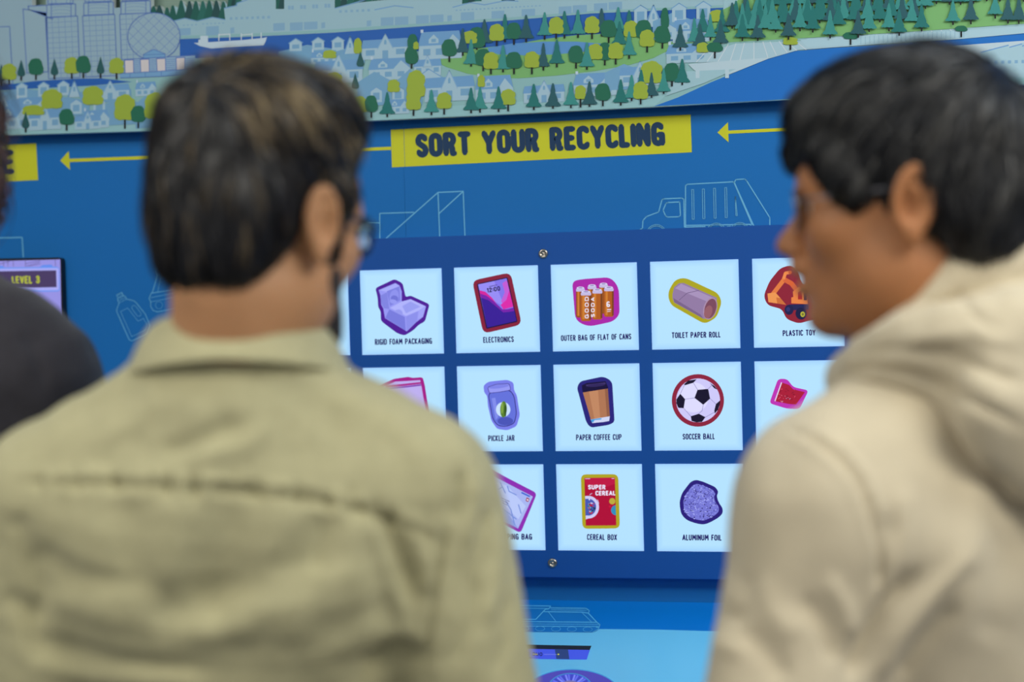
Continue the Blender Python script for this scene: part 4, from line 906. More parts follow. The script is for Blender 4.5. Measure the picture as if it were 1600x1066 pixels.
# ------------------------------------------------------------------ a head in its own frame: x right, y forward, z up
def head_shapes(S_, fr, full=0.0, chin=0.0, flare=.42, fw=0.0):
    S_.ell((0, -.012, .036), (.076, .098, .086), .02, fr=fr)
    S_.ell((0, .03, -.02), (.064+full*.5, .066+fw*.5, .082), .03, fr=fr)
    S_.ell((0, .048+fw*.6, -.083), (.036+full, .042+fw*.4, .034), .03, fr=fr)
    for s in (-1, 1):
        S_.ell((s*.047, .012, -.062), (.020+full, .036, .034), .03, fr=fr)        # jaw
        S_.ell((s*.040, .066, -.020), (.022+full*.6, .024, .022), .025, fr=fr)    # cheek
        S_.cap((s*.012, .094, .018), (s*.042, .082, .020), .008, .007, .016, fr=fr)  # brow
    S_.ell((0, .072, .045), (.052, .028, .045), .03, fr=fr)                       # forehead
    S_.ell((0, .080+chin+fw, -.100), (.018, .015, .014), .022, fr=fr)
    S_.cap((0, .094, .010), (0, .112+fw*.6, -.024), .0075, .0105, .012, fr=fr)          # nose
    S_.ell((0, .1155+fw*.6, -.030), (.0125, .0115, .0095), .008, fr=fr)
    for s in (-1, 1): S_.ell((s*.0125, .105+fw*.6, -.033), (.0075, .009, .0070), .006, fr=fr)
    for s in (-1, 1): S_.ell((s*.0065, .110+fw*.6, -.041), (.0035, .005, .004), .003, '-', fr)
    for s in (-1, 1): S_.ell((s*.031, .1, .002), (.018, .014, .011), .012, '-', fr)
    for s in (-1, 1):
        S_.ell((s*.031, .078, .001), (.0135, .0125, .012), .004, fr=fr)
        S_.cap((s*.02, .0905, .001), (s*.042, .0865, .001), .0008, .0008, .003, '-', fr)
    S_.ell((0, .098+fw*1.5, -.0515), (.022, .0105, .0105), .012, fr=fr); S_.ell((0, .096+fw*1.3, -.0705), (.020, .0098, .008), .008, fr=fr)
    if fw: S_.ell((0, .078+fw, -.060), (.032, .016, .026), .012, fr=fr)
    S_.cap((-.02, .104+fw*1.1, -.0620), (.02, .104+fw*1.1, -.0620), .0022+fw*.25, .0022+fw*.25, .004, '-', fr)
    for s in (-1, 1):                                                             # ears
        E_ = rotz(s*-flare)@roty(s*.10)@rotx(.14)
        c = np.array((s*.0835, -.012, -.002))
        S_.ell(c, (.0055, .0175, .031), .006, fr=fr, M=E_)
        S_.torus(c+np.array((s*.004, .0, .004)), .0155, .0040, .003, fr=fr, M=E_@roty(PI/2), sx=1.62, sy=1.0)
        S_.ell(c+np.array((s*.007, .003, -.001)), (.0085, .0090, .0150), .003, '-', fr, E_)
        S_.ell(c+np.array((s*.001, .004, -.028)), (.0055, .0085, .0095), .006, fr=fr)
        S_.ell(c+np.array((s*.003, .0165, -.006)), (.004, .004, .006), .004, fr=fr)
        S_.cap((s*.070, -.006, -.012), (s*.082, -.012, .008), .009, .006, .008, fr=fr)
def hand_shapes(S_, w_, d_, side):
    """relaxed hand hanging from wrist w_ along d_; side = +1 right, palm turned to the thigh"""
    w_ = np.array(w_, float); d_ = np.array(d_, float)/np.linalg.norm(d_); fwd = np.array([0, 1., 0]); fwd -= d_*(fwd@d_); fwd /= np.linalg.norm(fwd); inn = np.cross(d_, fwd)*1.0
    if inn[0]*side > 0: inn = -inn
    S_.cap(w_, w_+d_*.02, .026, .026, .02, flat=(*inn, .72))
    for k in range(4):
        o_ = fwd*(.030-.020*k); S_.cap(w_+d_*.015+o_*.7, w_+d_*.082+o_, .0135, .0105, .012)
        L = (.040, .044, .041, .032)[k]; p0 = w_+d_*.088+o_; p1 = p0+d_*L+inn*.010; p2 = p1+d_*L*.55+inn*.016; p3 = p2+d_*L*.38+inn*.018
        S_.cap(p0, p1, .0092, .0085, .004); S_.cap(p1, p2, .0085, .0078, .003); S_.cap(p2, p3, .0078, .0066, .003)
    t0 = w_+d_*.028+fwd*.024+inn*.008; t1 = t0+d_*.034+fwd*.026+inn*.012; t2 = t1+d_*.030+fwd*.004+inn*.010; t3 = t2+d_*.022+inn*.006
    S_.cap(t0, t1, .016, .0105, .010); S_.cap(t1, t2, .0102, .009, .003); S_.cap(t2, t3, .009, .0072, .003)

# ------------------------------------------------------------------ hair strands grown over a cap
def strands(cap, V, F, n, seed, fr, whorl, length, lift, down, extra=None, width=.0011, seg=7, keep=None, curl=0):
    r_ = np.random.RandomState(seed); N = normals(V, F)
    tri = np.cross(V[F[:, 2]]-V[F[:, 0]], V[F[:, 3]]-V[F[:, 1]]); A = np.linalg.norm(tri, axis=1)
    if keep is not None: A = A*keep(V[F].mean(1))
    fi = r_.choice(len(F), n, p=A/A.sum()); wts = r_.dirichlet((1, 1, 1, 1), n)
    P = (V[F[fi]]*wts[..., None]).sum(1)
    wh = fr.out(whorl); L = r_.uniform(*length, n); LF = r_.uniform(*lift, n)
    tuft = np.sin(P@np.array([210, 90, -130.])+1)+np.sin(P@np.array([-120, 170, 90.]))+np.sin(P@np.array([60, -220, 150.])+2)
    LF = LF*(1+.28*tuft); L = L*(1+.12*tuft); tw = r_.normal(size=(n, 3))*.16
    tw += .22*np.stack([np.sin(P@np.array([90., 60, 40])), np.sin(P@np.array([-50., 80, 70])+1), 0*tuft], -1)
    pts = [P.copy()]; base = P.copy(); side = None; Ns = []
    for k in range(seg):
        g = cap.grad(base); Ns.append(g)
        t = base-wh; t /= np.linalg.norm(t, axis=1, keepdims=True)+1e-6
        t = t+np.array(down)*1.0+tw
        if extra is not None: t = t+extra(base)
        if curl: ph = k*1.9+tuft*2; t = t+curl*np.stack([np.sin(ph), np.cos(ph), np.sin(ph*1.3)], -1)
        t -= g*(t*g).sum(1)[:, None]; t /= np.linalg.norm(t, axis=1, keepdims=True)+1e-6
        base = base+t*(L/seg)[:, None]; d = cap.at(base); g2 = cap.grad(base); base = base-g2*np.clip(d, -.004, .004)[:, None]
        s_ = (k+1)/seg; pts.append(base+g2*(LF*math.sin(min(1, s_*.9)*PI*.62))[:, None])
    pts = np.stack(pts, 1); Ns.append(Ns[-1]); Ns = np.stack(Ns, 1)
    T = np.gradient(pts, axis=1); T /= np.linalg.norm(T, axis=2, keepdims=True)+1e-9
    B = np.cross(T, Ns); B /= np.linalg.norm(B, axis=2, keepdims=True)+1e-9
    B = B+Ns*r_.uniform(-.8, .8, (n, 1, 1)); wv = width*(1-.8*(np.arange(seg+1)/seg)**2)[None, :, None]*r_.uniform(.7, 1.3, (n, 1, 1))
    VV = np.stack([pts-B*wv, pts+B*wv], 2).reshape(-1, 3)
    b = (np.arange(n)*(seg+1)*2)[:, None]+(np.arange(seg)*2)[None, :]
    FF = np.stack([b, b+1, b+3, b+2], -1).reshape(-1, 4)
    tone = tuft+r_.normal(size=n)*.9
    return VV, FF, tone, P
def hair_mat(name, col, rough=.42):
    m = mat(name, col, rough, spec=.45); return m
# ------------------------------------------------------------------ people
SKIN = {}
def skin_mat(name, col):
    m = mat(name, col, .55, noise=(22, .07), bump=(500, .15), sss=.12, spec=.35); return m
def body_frame(px_, py_, depth, z_ref, yaw):
    """stand a person so that the point (0,0,z_ref) of the body lies at this pixel column and distance"""
    d = CR*(px_-800)/FPX-CU*(py_-533)/FPX+CF; p = CAM+d*depth
    return np.array([p[0], p[1], 0.]), rotz(yaw), p[2]
def torso_core(S_, g, zs=1.0, k=.04, w=1.0):
    """chest, belly, hips, shoulders and upper legs; g = how much bigger than the skin"""
    z = lambda v: v*zs
    S_.ell((0, .0, z(1.24)), (.150*w+g, .098*w+g, .20+g*.5), k); S_.ell((0, .005, z(1.08)), (.138*w+g, .098*w+g, .16), k)
    S_.ell((0, 0, z(.95)), (.152*w+g, .105*w+g, .13), k)
    S_.cap((-.125*w, -.018, z(1.355)), (.125*w, -.018, z(1.355)), .062+g, None, k)
    for s in (-1, 1): S_.cap((s*.03, -.022, z(1.445)), (s*.165*w, -.012, z(1.385)), .046+g, .044+g, k); S_.ell((s*.075*w, -.045, z(1.30)), (.075+g, .055+g, .10), k)
def arm(S_, pts, rs, g, k=.03):
    for i in range(len(pts)-1): S_.cap(pts[i], pts[i+1], rs[i]+g, rs[i+1]+g, k)
def legs(S_, g, zs, k=.03, foot=True):
    for s in (-1, 1):
        S_.cap((s*.085, 0, .88*zs), (s*.10, .012, .49*zs), .080+g, .053+g, k); S_.cap((s*.10, .012, .49*zs), (s*.105, -.01, .09), .050+g, .034+g, k)
        S_.ell((s*.10, -.02, .36*zs), (.045+g, .05+g, .11), k)
        if foot: S_.cap((s*.105, -.03, .05), (s*.12, .13, .035), .034, .026, .02)
def shoes(root, mt, sole):
    for s in (-1, 1):
        Q = Sdf(); Q.cap((s*.105, -.035, .055), (s*.125, .15, .04), .044, .038, .02); Q.cap((s*.105, -.03, .08), (s*.107, -.01, .13), .042, .040, .03)
        Q.ell((s*.115, .05, -.09), (.3, .4, .095), .004, '-')
        V, F = Q.mesh(axis([(s*.115-.08, s*.115+.08, .006)]), axis([(-.11, .22, .006)]), axis([(-.01, .19, .006)]))
        o = npmesh('shoe', V, F, root, [mt])
        # flat sole
        ol = [(s*.115+.046*math.cos(t)*(1+.08*math.sin(t)), .055+.14*math.sin(t)) for t in np.linspace(0, 2*PI, 28, endpoint=False)]
        VF = ([(x, y, 0.0) for x, y in ol]+[(x, y, .018) for x, y in ol], [tuple(range(27, -1, -1)), tuple(range(28, 56))]+[(i, (i+1) % 28, (i+1) % 28+28, i+28) for i in range(28)])
        mesh_obj('sole', VF, o, [sole], False)
def glasses(root, fr, frame_m, half=.031, w=.026, h=.019, r=.0022, dy=.104):
    paths = []
    for s in (-1, 1):
        ring = []
        for i in range(28):
            t = 2*PI*i/28; x = math.copysign(abs(math.cos(t))**.7, math.cos(t))*w; z = math.copysign(abs(math.sin(t))**.75, math.sin(t))*h
            ring.append(fr.out((s*(half+.003)+x, dy-.0035*abs((s*half+x)/.05)**2*1.8, .001+z)))
        paths.append(tube(ring, r, 8, True)); 
    paths.append(tube([fr.out((-.010, dy+.001, .006)), fr.out((0, dy+.004, .008)), fr.out((.010, dy+.001, .006))], r, 8))
    for s in (-1, 1): paths.append(tube([fr.out((s*(half+w+.002), dy-.007, .008)), fr.out((s*.070, dy-.016, .009)), fr.out((s*.0775, .03, .012)), fr.out((s*.083, -.006, .014)), fr.out((s*.081, -.026, -.006))], r, 8))
    g = mesh_obj('glasses', join_vf(*paths), root, [frame_m])
    gl = mat('clear_lens', (235, 240, 245), .03, trans=1)
    for s in (-1, 1):
        V = []
        for yo in (0, -.0014):
            V.append(tuple(fr.out((s*(half+.003), dy-.002+yo, .001))))
            for i in range(28):
                t = 2*PI*i/28; x = math.copysign(abs(math.cos(t))**.7, math.cos(t))*w; z = math.copysign(abs(math.sin(t))**.75, math.sin(t))*h
                V.append(tuple(fr.out((s*(half+.003)+x, dy-.0035*abs((s*half+x)/.05)**2*1.8+yo, .001+z))))
        Fc = [(0, 1+i, 1+(i+1) % 28) for i in range(28)]+[(29, 30+(i+1) % 28, 30+i) for i in range(28)]+[(1+i, 30+i, 30+(i+1) % 28, 1+(i+1) % 28) for i in range(28)]
        mesh_obj('lens', (V, Fc), g, [gl])
    return g
def eyes(root, fr):
    for s in (-1, 1):
        Q = Sdf().ell((s*.031, .0805, .001), (.0118, .0118, .0118), fr=fr); c = fr.out((s*.031, .0805, .001))
        V, F = Q.mesh(*[axis([(c[i]-.016, c[i]+.016, .0016)]) for i in range(3)])
        o = npmesh('eye', V, F, root, [mat('eye_white', (226, 222, 216), .2), mat('dark_iris', (40, 26, 18), .15)])
        f_ = fr.M@np.array([0, 1., 0]); cc = V[F].mean(1)-c; cc /= np.linalg.norm(cc, axis=1, keepdims=True)
        o.data.polygons.foreach_set('material_index', ((cc@f_) > .86).astype(np.int32)); o.data.update()
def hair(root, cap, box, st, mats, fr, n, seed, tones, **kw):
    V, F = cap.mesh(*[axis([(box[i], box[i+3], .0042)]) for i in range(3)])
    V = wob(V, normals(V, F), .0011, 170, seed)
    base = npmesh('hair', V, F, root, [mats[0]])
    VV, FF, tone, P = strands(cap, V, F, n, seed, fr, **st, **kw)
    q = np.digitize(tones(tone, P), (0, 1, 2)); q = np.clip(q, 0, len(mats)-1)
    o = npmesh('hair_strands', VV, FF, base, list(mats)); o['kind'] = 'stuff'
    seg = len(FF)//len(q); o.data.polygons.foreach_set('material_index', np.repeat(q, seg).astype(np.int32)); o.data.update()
    return base
LOCAL = True

# ---- the man in the olive shirt
def olive_man():
    D0 = 1.60
    BY = .20; o, M, zc7 = body_frame(366, 560, D0, 0, BY); zs = (zc7-.020)/1.475
    root = (M, o)
    hy = -.35                                                    # head turned to the right
    dd = CR*(404-800)/FPX-CU*(350-533)/FPX+CF; hw = CAM+dd*(D0-.02)
    hc = M.T@(hw-o)
    fr = Frame(hc, rotz(hy-BY)@rotx(-.13)@roty(.03), .985)
    B = Sdf(); torso_core(B, -.010, zs)
    B.cap((0, -.020, 1.43*zs), fr.out((0, -.030, -.07)), .056, .054, .03); B.cap((0, -.01, 1.44*zs), fr.out((0, .0, -.085)), .050, .050, .03)
    AR = {s: [(s*.178, -.01, 1.365*zs), (s*(.222 if s > 0 else .170), -.010, 1.10*zs), (s*(.226 if s > 0 else .135), .085, .87*zs)] for s in (-1, 1)}
    for s in (-1, 1): arm(B, AR[s], (.05, .040, .026), 0); hand_shapes(B, AR[s][2], (0, .12, -1), s)
    legs(B, 0, zs); head_shapes(B, fr, flare=.22)
    zh = hc[2]
    V, F = B.mesh(axis([(-.33, -.12, .006), (-.12, .14, .003), (.14, .33, .006)]), axis([(-.16, -.12, .006), (-.12, .16, .003), (.16, .24, .006)]), axis([(0, .60, .012), (.60, .90, .0045), (.90, 1.36, .012), (1.36, zh-.13, .006), (zh-.13, zh+.15, .003)]))
    body = npmesh('person', V, F, None, [skin_mat('tan_skin', (180, 132, 94))])
    body.location = o; body.rotation_euler = (0, 0, BY)
    tag(body, 'man in an olive shirt and dark glasses seen from behind, head turned right', 'person')
    eyes(body, fr)
    # beard shadow along the jaw
    Q = Sdf(); Q.ell((.0, .043, -.080), (.047, .053, .038), .01, fr=fr)
    for s in (-1, 1): Q.cap((s*.052, .040, -.045), (s*.028, .078, -.098), .0135, .0150, .02, fr=fr)
    for s in (-1, 1): Q.ell((s*.052, .018, -.055), (.0185, .030, .036), .02, fr=fr)
    c = fr.out((0, .03, -.05)); Vb, Fb = Q.mesh(*[axis([(c[i]-.11, c[i]+.11, .004)]) for i in range(3)])
    npmesh('beard', Vb, Fb, body, [mat('black_beard', (44, 34, 30), .8, noise=(300, .4), bump=(900, .8))])
    g = .010
    Q = Sdf(); torso_core(Q, g, zs, .05, .94)
    AR2 = {s: [(s*.180, -.012, 1.362*zs), (s*(.226 if s > 0 else .174), -.013, 1.10*zs), (s*(.230 if s > 0 else .138), .078, .905*zs)] for s in (-1, 1)}
    for s in (-1, 1): arm(Q, AR2[s], (.058, .054, .036), g, .035)
    Q.ell((0, -.01, .93*zs), (.17, .125, .10), .04)
    Q.cap((0, -.022, 1.38*zs), (0, -.012, zc7-.012), .085, .072, .05)
    for s in (-1, 1): Q.cap((s*.05, -.02, 1.452*zs), (s*.12, -.015, 1.415*zs), .050, .050, .03)
    V, F = Q.mesh(axis([(-.34, .34, .005)]), axis([(-.20, .20, .005)]), axis([(.80, 1.56, .005)]))
    V = wob(V, normals(V, F), .0011, 34, 4)
    L = []
    yoke = [(20, 752), (110, 757), (205, 757), (359, 765), (487, 780), (564, 796), (640, 824), (695, 850)]
    L += [(yoke, 7, -.0050), ([(x, y-13) for x, y in yoke], 9, .0022)]
    rr = random.Random(4)
    for i in range(30):
        t = i/29; x = 60+t*590; y = np.interp(x, [p[0] for p in yoke], [p[1] for p in yoke]); l_ = rr.uniform(14, 46)
        L.append(([(x, y-l_*.75), (x+rr.uniform(-6, 6), y+l_*.5)], rr.uniform(4, 8), rr.choice([-.0065, -.0048, .0036, .0048])))
    arml = [(704, 806), (692, 850), (683, 900), (676, 950), (668, 1000), (662, 1066)]
    L += [(arml, 6, -.0055), ([(x-11, y) for x, y in arml], 8, .003), ([(x+11, y) for x, y in arml], 8, .0028)]
    L += [([(600, 806), (622, 860), (656, 939)], 16, -.0085), ([(575, 800), (600, 880), (640, 980)], 15, .0050), ([(640, 830), (664, 880), (668, 930)], 10, .0040),
          ([(505, 800), (500, 850), (490, 900)], 22, -.0055), ([(550, 800), (560, 900), (570, 1000)], 20, .0035),
          ([(360, 770), (355, 830), (340, 900), (300, 960)], 38, -.0065), ([(200, 775), (205, 830), (190, 900)], 34, -.0045), ([(270, 775), (275, 850), (250, 930)], 26, .0040), ([(440, 780), (430, 860), (400, 940), (350, 990)], 26, .0050),
          ([(246, 708), (310, 690), (384, 655)], 17, -.0060), ([(300, 720), (380, 700), (430, 660)], 14, .0030), ([(80, 650), (150, 630), (230, 600)], 20, -.0035), ([(120, 700), (200, 670), (260, 620)], 17, .0030), ([(430, 590), (500, 640), (560, 700)], 24, -.0035), ([(520, 610), (600, 650), (680, 720)], 22, .0035),
          ([(560, 1052), (620, 1018), (665, 1030)], 17, -.0080), ([(500, 1020), (590, 985), (660, 985)], 18, .0050), ([(60, 1000), (180, 1040), (330, 1052)], 20, -.0050), ([(40, 1035), (160, 1058), (330, 1066)], 16, .0050), ([(250, 1000), (380, 980), (500, 925), (580, 870)], 26, .0060), ([(200, 960), (330, 940), (450, 880), (520, 830)], 28, -.0055), ([(80, 930), (170, 960), (260, 965)], 24, .0035), ([(60, 880), (140, 910), (260, 905)], 24, -.0050), ([(420, 1000), (520, 950), (600, 900)], 24, .0045),
          ([(722, 735), (716, 780), (703, 815)], 11, -.0080), ([(742, 740), (740, 800), (725, 860)], 13, .0045), ([(760, 790), (752, 860), (728, 930)], 11, -.0060), ([(778, 820), (775, 900), (760, 980)], 12, .0045), ([(745, 900), (735, 970), (708, 1040)], 12, -.0065), ([(790, 930), (790, 1000), (770, 1060)], 11, -.0045),
          ([(40, 860), (62, 920), (50, 985)], 18, -.0080), ([(20, 800), (40, 850), (90, 880)], 18, -.0050), ([(10, 920), (40, 960), (70, 1040)], 16, -.0060)]
    V = crease(V, F, root, L)
    sh = npmesh('shirt', V, F, body, [mat('olive_cotton', (178, 173, 137), .88, noise=(70, .05), bump=(1400, .35), spec=.15, sheen=.15)])
    # collar: stand, fold and leaf as one band open at the throat
    NB = fr.out((0, -.03, -.10)); rings = []
    cz = zc7+.004
    prof = [(.066, .000, .0), (.066, .030, .002), (.070, .042, .004), (.079, .044, .004), (.089, .034, .0), (.101, .012, -.006), (.107, .000, -.01), (.105, -.003, -.01), (.095, .004, -.004), (.074, .004, 0)]
    Vc = []; n = 49
    for (r_, h_, dy) in prof:
        for k in range(n):
            t = math.radians(-90+(-158+316*k/(n-1))); x = r_*1.03*math.cos(t); y = r_*.86*math.sin(t)
            front = (math.sin(t)+1)/2
            Vc.append((x+.004, y-.004+dy*math.sin(t)*-1+front*.03, cz+h_-front**1.2*(.052)+(-.022*max(0, front-.75)*4 if h_ < .02 else 0)-.006*abs(math.cos(t))*(h_ < .02)))
    Fc = []
    m = len(prof)
    for i in range(m):
        for k in range(n-1): Fc.append((i*n+k, i*n+k+1, ((i+1) % m)*n+k+1, ((i+1) % m)*n+k))
    Fc += [tuple(i*n for i in range(m)), tuple(i*n+n-1 for i in range(m))[::-1]]
    co = mesh_obj('collar', (Vc, Fc), sh, [mat('olive_cotton', (0, 0, 0))])
    sd = co.modifiers.new('sub', 'SUBSURF'); sd.levels = sd.render_levels = 1
    # trousers
    Q = Sdf(); legs(Q, .022, zs, .04, False); Q.ell((0, 0, .93*zs), (.165, .120, .12), .05); Q.ell((0, 0, -.0), (.4, .4, .06), .005, '-')
    V, F = Q.mesh(axis([(-.23, .23, .009)]), axis([(-.17, .17, .009)]), axis([(.03, 1.06, .009)]))
    V = wob(V, normals(V, F), .0012, 17, 5); npmesh('trousers', V, F, body, [mat('dark_denim', (36, 42, 58), .9, noise=(90, .15), bump=(900, .4))])
    shoes(body, mat('black_leather', (24, 22, 22), .4), mat('rubber_sole', (200, 196, 188), .8))
    glasses(body, fr, mat('black_frame', (20, 18, 20), .25), r=.0028)
    # hair
    H = Sdf()
    H.ell((0, -.012, .042), (.0785, .097, .086), .02, fr=fr); H.ell((0, .020, .098), (.077, .080, .056), .03, fr=fr); H.ell((0, -.040, .084), (.079, .064, .064), .03, fr=fr)
    H.ell((0, -.058, -.002), (.069, .046, .060), .03, fr=fr); H.ell((0, -.060, -.040), (.052, .032, .034), .02, fr=fr)
    H.cap((-.070, .028, .03), (.070, .028, .03), .016, .016, .02, fr=fr)
    H.ell((0, .125, -.005), (.075, .062, .080), .015, '-', fr); 
    for s in (-1, 1): H.ell((s*.088, .004, -.022), (.026, .036, .038), .010, '-', fr); H.ell((s*.08, -.012, -.068), (.028, .034, .045), .012, '-', fr); H.cap((s*.068, .028, .02), (s*.067, .024, -.020), .008, .005, .01, fr=fr)
    c = fr.out((0, -.01, .03)); ms = [hair_mat('black_hair', (20, 20, 25)), hair_mat('dark_brown_hair', (34, 31, 32)), hair_mat('highlight_hair', (96, 82, 60), .5), hair_mat('bright_highlight_hair', (150, 130, 94), .5)]  # the tan tones paint reflected light onto the dark hair
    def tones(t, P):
        up = (P[:, 2]-c[2])/.1; return np.clip(t*.75+up*1.0-1.1, -1, 2.9)  # painted highlights gather towards the crown
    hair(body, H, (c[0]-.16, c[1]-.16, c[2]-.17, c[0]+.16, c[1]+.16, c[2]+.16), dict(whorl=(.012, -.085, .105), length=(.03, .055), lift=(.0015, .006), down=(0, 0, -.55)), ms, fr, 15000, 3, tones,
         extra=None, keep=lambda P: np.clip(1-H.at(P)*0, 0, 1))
    return body
olive_man()

# ---- the man in the beige hoodie
def hoodie_man():
    D0 = 1.64; yaw = .78
    o, M, zc7 = body_frame(1488, 540, D0, 0, yaw); zs = (zc7-.034)/1.475; root = (M, o)
    dd = CR*(1430-800)/FPX-CU*(321-533)/FPX+CF; hw = CAM+dd*(D0-.03); hc = M.T@(hw-o)
    hyaw = 1.42                                                   # facing left, a little away
    fr = Frame(hc, rotz(hyaw-yaw)@rotx(-.03)@roty(0.0), 1.03)
    B = Sdf(); torso_core(B, -.002, zs, w=1.04)
    B.cap((0, -.03, 1.42*zs), fr.out((0, -.034, -.06)), .066, .060, .03); B.cap((0, 0, 1.43*zs), fr.out((0, .012, -.08)), .052, .052, .035)
    AR = {s: [(s*.176, -.01, 1.355*zs), (s*.238, -.005, 1.09*zs), (s*.20, .11, .90*zs)] for s in (-1, 1)}
    for s in (-1, 1): arm(B, AR[s], (.052, .042, .027), 0); hand_shapes(B, AR[s][2], (-s*.1, .35, -1), s)
    legs(B, 0, zs); head_shapes(B, fr, full=.009, fw=.006)
    zh = hc[2]; hx, hy_ = hc[0], hc[1]
    V, F = B.mesh(axis([(-.33, hx-.13, .006), (hx-.13, hx+.13, .003), (hx+.13, .33, .006)]), axis([(-.16, hy_-.14, .006), (hy_-.14, hy_+.15, .003), (hy_+.15, .30, .006)]), axis([(0, .62, .012), (.62, .93, .0045), (.93, 1.36, .012), (1.36, zh-.14, .006), (zh-.14, zh+.15, .003)]))
    body = npmesh('person', V, F, None, [skin_mat('warm_skin', (172, 116, 76))])
    body.location = o; body.rotation_euler = (0, 0, yaw)
    tag(body, 'black haired man in a beige hoodie facing left with thin glasses', 'person')
    eyes(body, fr)
    Q = Sdf(); torso_core(Q, .022, zs, .06, 1.06)
    for s in (-1, 1): Q.cap((s*.06, -.012, zc7-.060), (s*.150, -.012, 1.385*zs), .058, .056, .04)
    for s in (-1, 1): arm(Q, [(s*.178, -.01, 1.352*zs), (s*(.242 if s > 0 else .264), -.008, 1.07*zs), (s*.216, .105, .905*zs)], (.062, .060, .040), .014, .045)
    Q.ell((0, -.005, .93*zs), (.185, .140, .10), .05)
    V, F = Q.mesh(axis([(-.36, .36, .005)]), axis([(-.22, .24, .005)]), axis([(.80, 1.58, .005)]))
    V = wob(V, normals(V, F), .0012, 22, 8)
    seam = [(1228, 668), (1270, 686), (1310, 714), (1340, 750), (1362, 800), (1376, 860), (1380, 920), (1366, 965)]
    L = [(seam, 6, -.0045), ([(x+11, y-6) for x, y in seam], 8, .0035), ([(x-12, y+6) for x, y in seam], 8, .0022),
         ([(1325, 1066), (1348, 1010), (1385, 950), (1440, 890)], 13, -.0130), ([(1365, 1066), (1400, 1000), (1450, 935), (1520, 860)], 13, .0080), ([(1400, 1066), (1440, 1010), (1500, 940)], 14, -.0070), ([(1376, 920), (1385, 870), (1392, 800)], 14, -.0050), ([(1405, 900), (1415, 830), (1410, 760)], 18, .0035),
         ([(1250, 930), (1290, 980), (1310, 1040)], 16, -.0060), ([(1290, 900), (1320, 950), (1335, 1000)], 14, .0050), ([(1180, 900), (1210, 960), (1250, 1000)], 20, .0040), ([(1160, 980), (1200, 1020), (1230, 1066)], 18, -.0050), ([(1130, 860), (1150, 900), (1190, 930)], 16, -.0030),
         ([(1110, 940), (1135, 960), (1165, 965)], 12, -.0060), ([(1100, 990), (1130, 1010), (1170, 1020)], 14, .0040), ([(1540, 740), (1520, 820), (1500, 900)], 30, .0040), ([(1590, 820), (1560, 920), (1540, 1010)], 34, -.0050)]
    V = crease(V, F, root, L)
    M_h = mat('beige_fleece', (198, 186, 161), .92, noise=(40, .03), bump=(900, .3), spec=.12, sheen=.2)
    hd = npmesh('hoodie', V, F, body, [M_h])
    # the hood lying round the neck: an inner roll, an outer roll and the bag on the back
    Q = Sdf(); NC = np.array((0, -.020, zc7+.024))
    Q.torus(NC+np.array((0, .002, .010)), .082, .022, .02, M=rotx(-.50), sx=1.0, sy=1.0)
    Q.torus(NC+np.array((0, -.004, .030)), .072, .013, .02, M=rotx(-.46), sx=1.0, sy=1.02)
    Q.torus(NC+np.array((0, -.010, -.030)), .112, .028, .014, M=rotx(-.36), sx=1.06, sy=.98)
    Q.ell(NC+np.array((0, -.110, -.070)), (.125, .046, .085), .04)
    Q.cap(NC+np.array((-.10, -.03, -.03)), NC+np.array((-.03, -.13, -.15)), .030, .022, .03); Q.cap(NC+np.array((.10, -.03, -.03)), NC+np.array((.03, -.13, -.15)), .030, .022, .03)
    Q.cap(NC+np.array((0, 0, .15)), NC+np.array((0, 0, .0)), .055, .055, .02, '-')
    V, F = Q.mesh(axis([(-.21, .21, .0045)]), axis([(-.23, .19, .0045)]), axis([(zc7-.24, zc7+.11, .0045)]))
    V = wob(V, normals(V, F), .0012, 38, 2)
    L = [([(1300, 590), (1360, 575), (1440, 590), (1530, 632), (1600, 668)], 9, -.0070), ([(1330, 560), (1400, 545), (1480, 552), (1560, 585), (1600, 600)], 10, -.0060), ([(1345, 535), (1400, 505), (1450, 470), (1500, 445)], 9, .0035), ([(1380, 560), (1440, 530), (1520, 520), (1600, 540)], 14, .0040), ([(1490, 455), (1530, 500), (1570, 530)], 8, -.0030)]
    V = crease(V, F, root, L); npmesh('hood', V, F, hd, [M_h])
    Q = Sdf(); legs(Q, .026, zs, .04, False); Q.ell((0, 0, .93*zs), (.175, .130, .12), .05); Q.ell((0, 0, -.0), (.4, .4, .06), .005, '-')
    V, F = Q.mesh(axis([(-.23, .23, .009)]), axis([(-.18, .18, .009)]), axis([(.03, 1.06, .009)]))
    V = wob(V, normals(V, F), .0012, 16, 6); npmesh('trousers', V, F, body, [mat('dark_denim', (36, 42, 58))])
    shoes(body, mat('white_canvas', (214, 212, 206), .7), mat('rubber_sole', (200, 196, 188)))
    glasses(body, fr, mat('thin_metal_frame', (150, 150, 160), .25, metal=.9), r=.0011, dy=.106)
    H = Sdf()
    H.ell((0, -.004, .046), (.083, .090, .091), .02, fr=fr); H.ell((0, -.046, .030), (.074, .072, .076), .03, fr=fr); H.ell((0, .026, .084), (.074, .082, .052), .03, fr=fr); H.ell((0, -.036, .066), (.078, .058, .066), .03, fr=fr)
    H.ell((0, -.056, -.005), (.074, .048, .066), .03, fr=fr); H.ell((0, -.062, -.042), (.058, .034, .034), .02, fr=fr)
    H.ell((0, .080, .072), (.058, .026, .032), .02, fr=fr); H.cap((-.026, .102, .054), (.026, .102, .054), .009, .009, .012, fr=fr)
    H.ell((0, .128, -.028), (.078, .062, .070), .012, '-', fr)
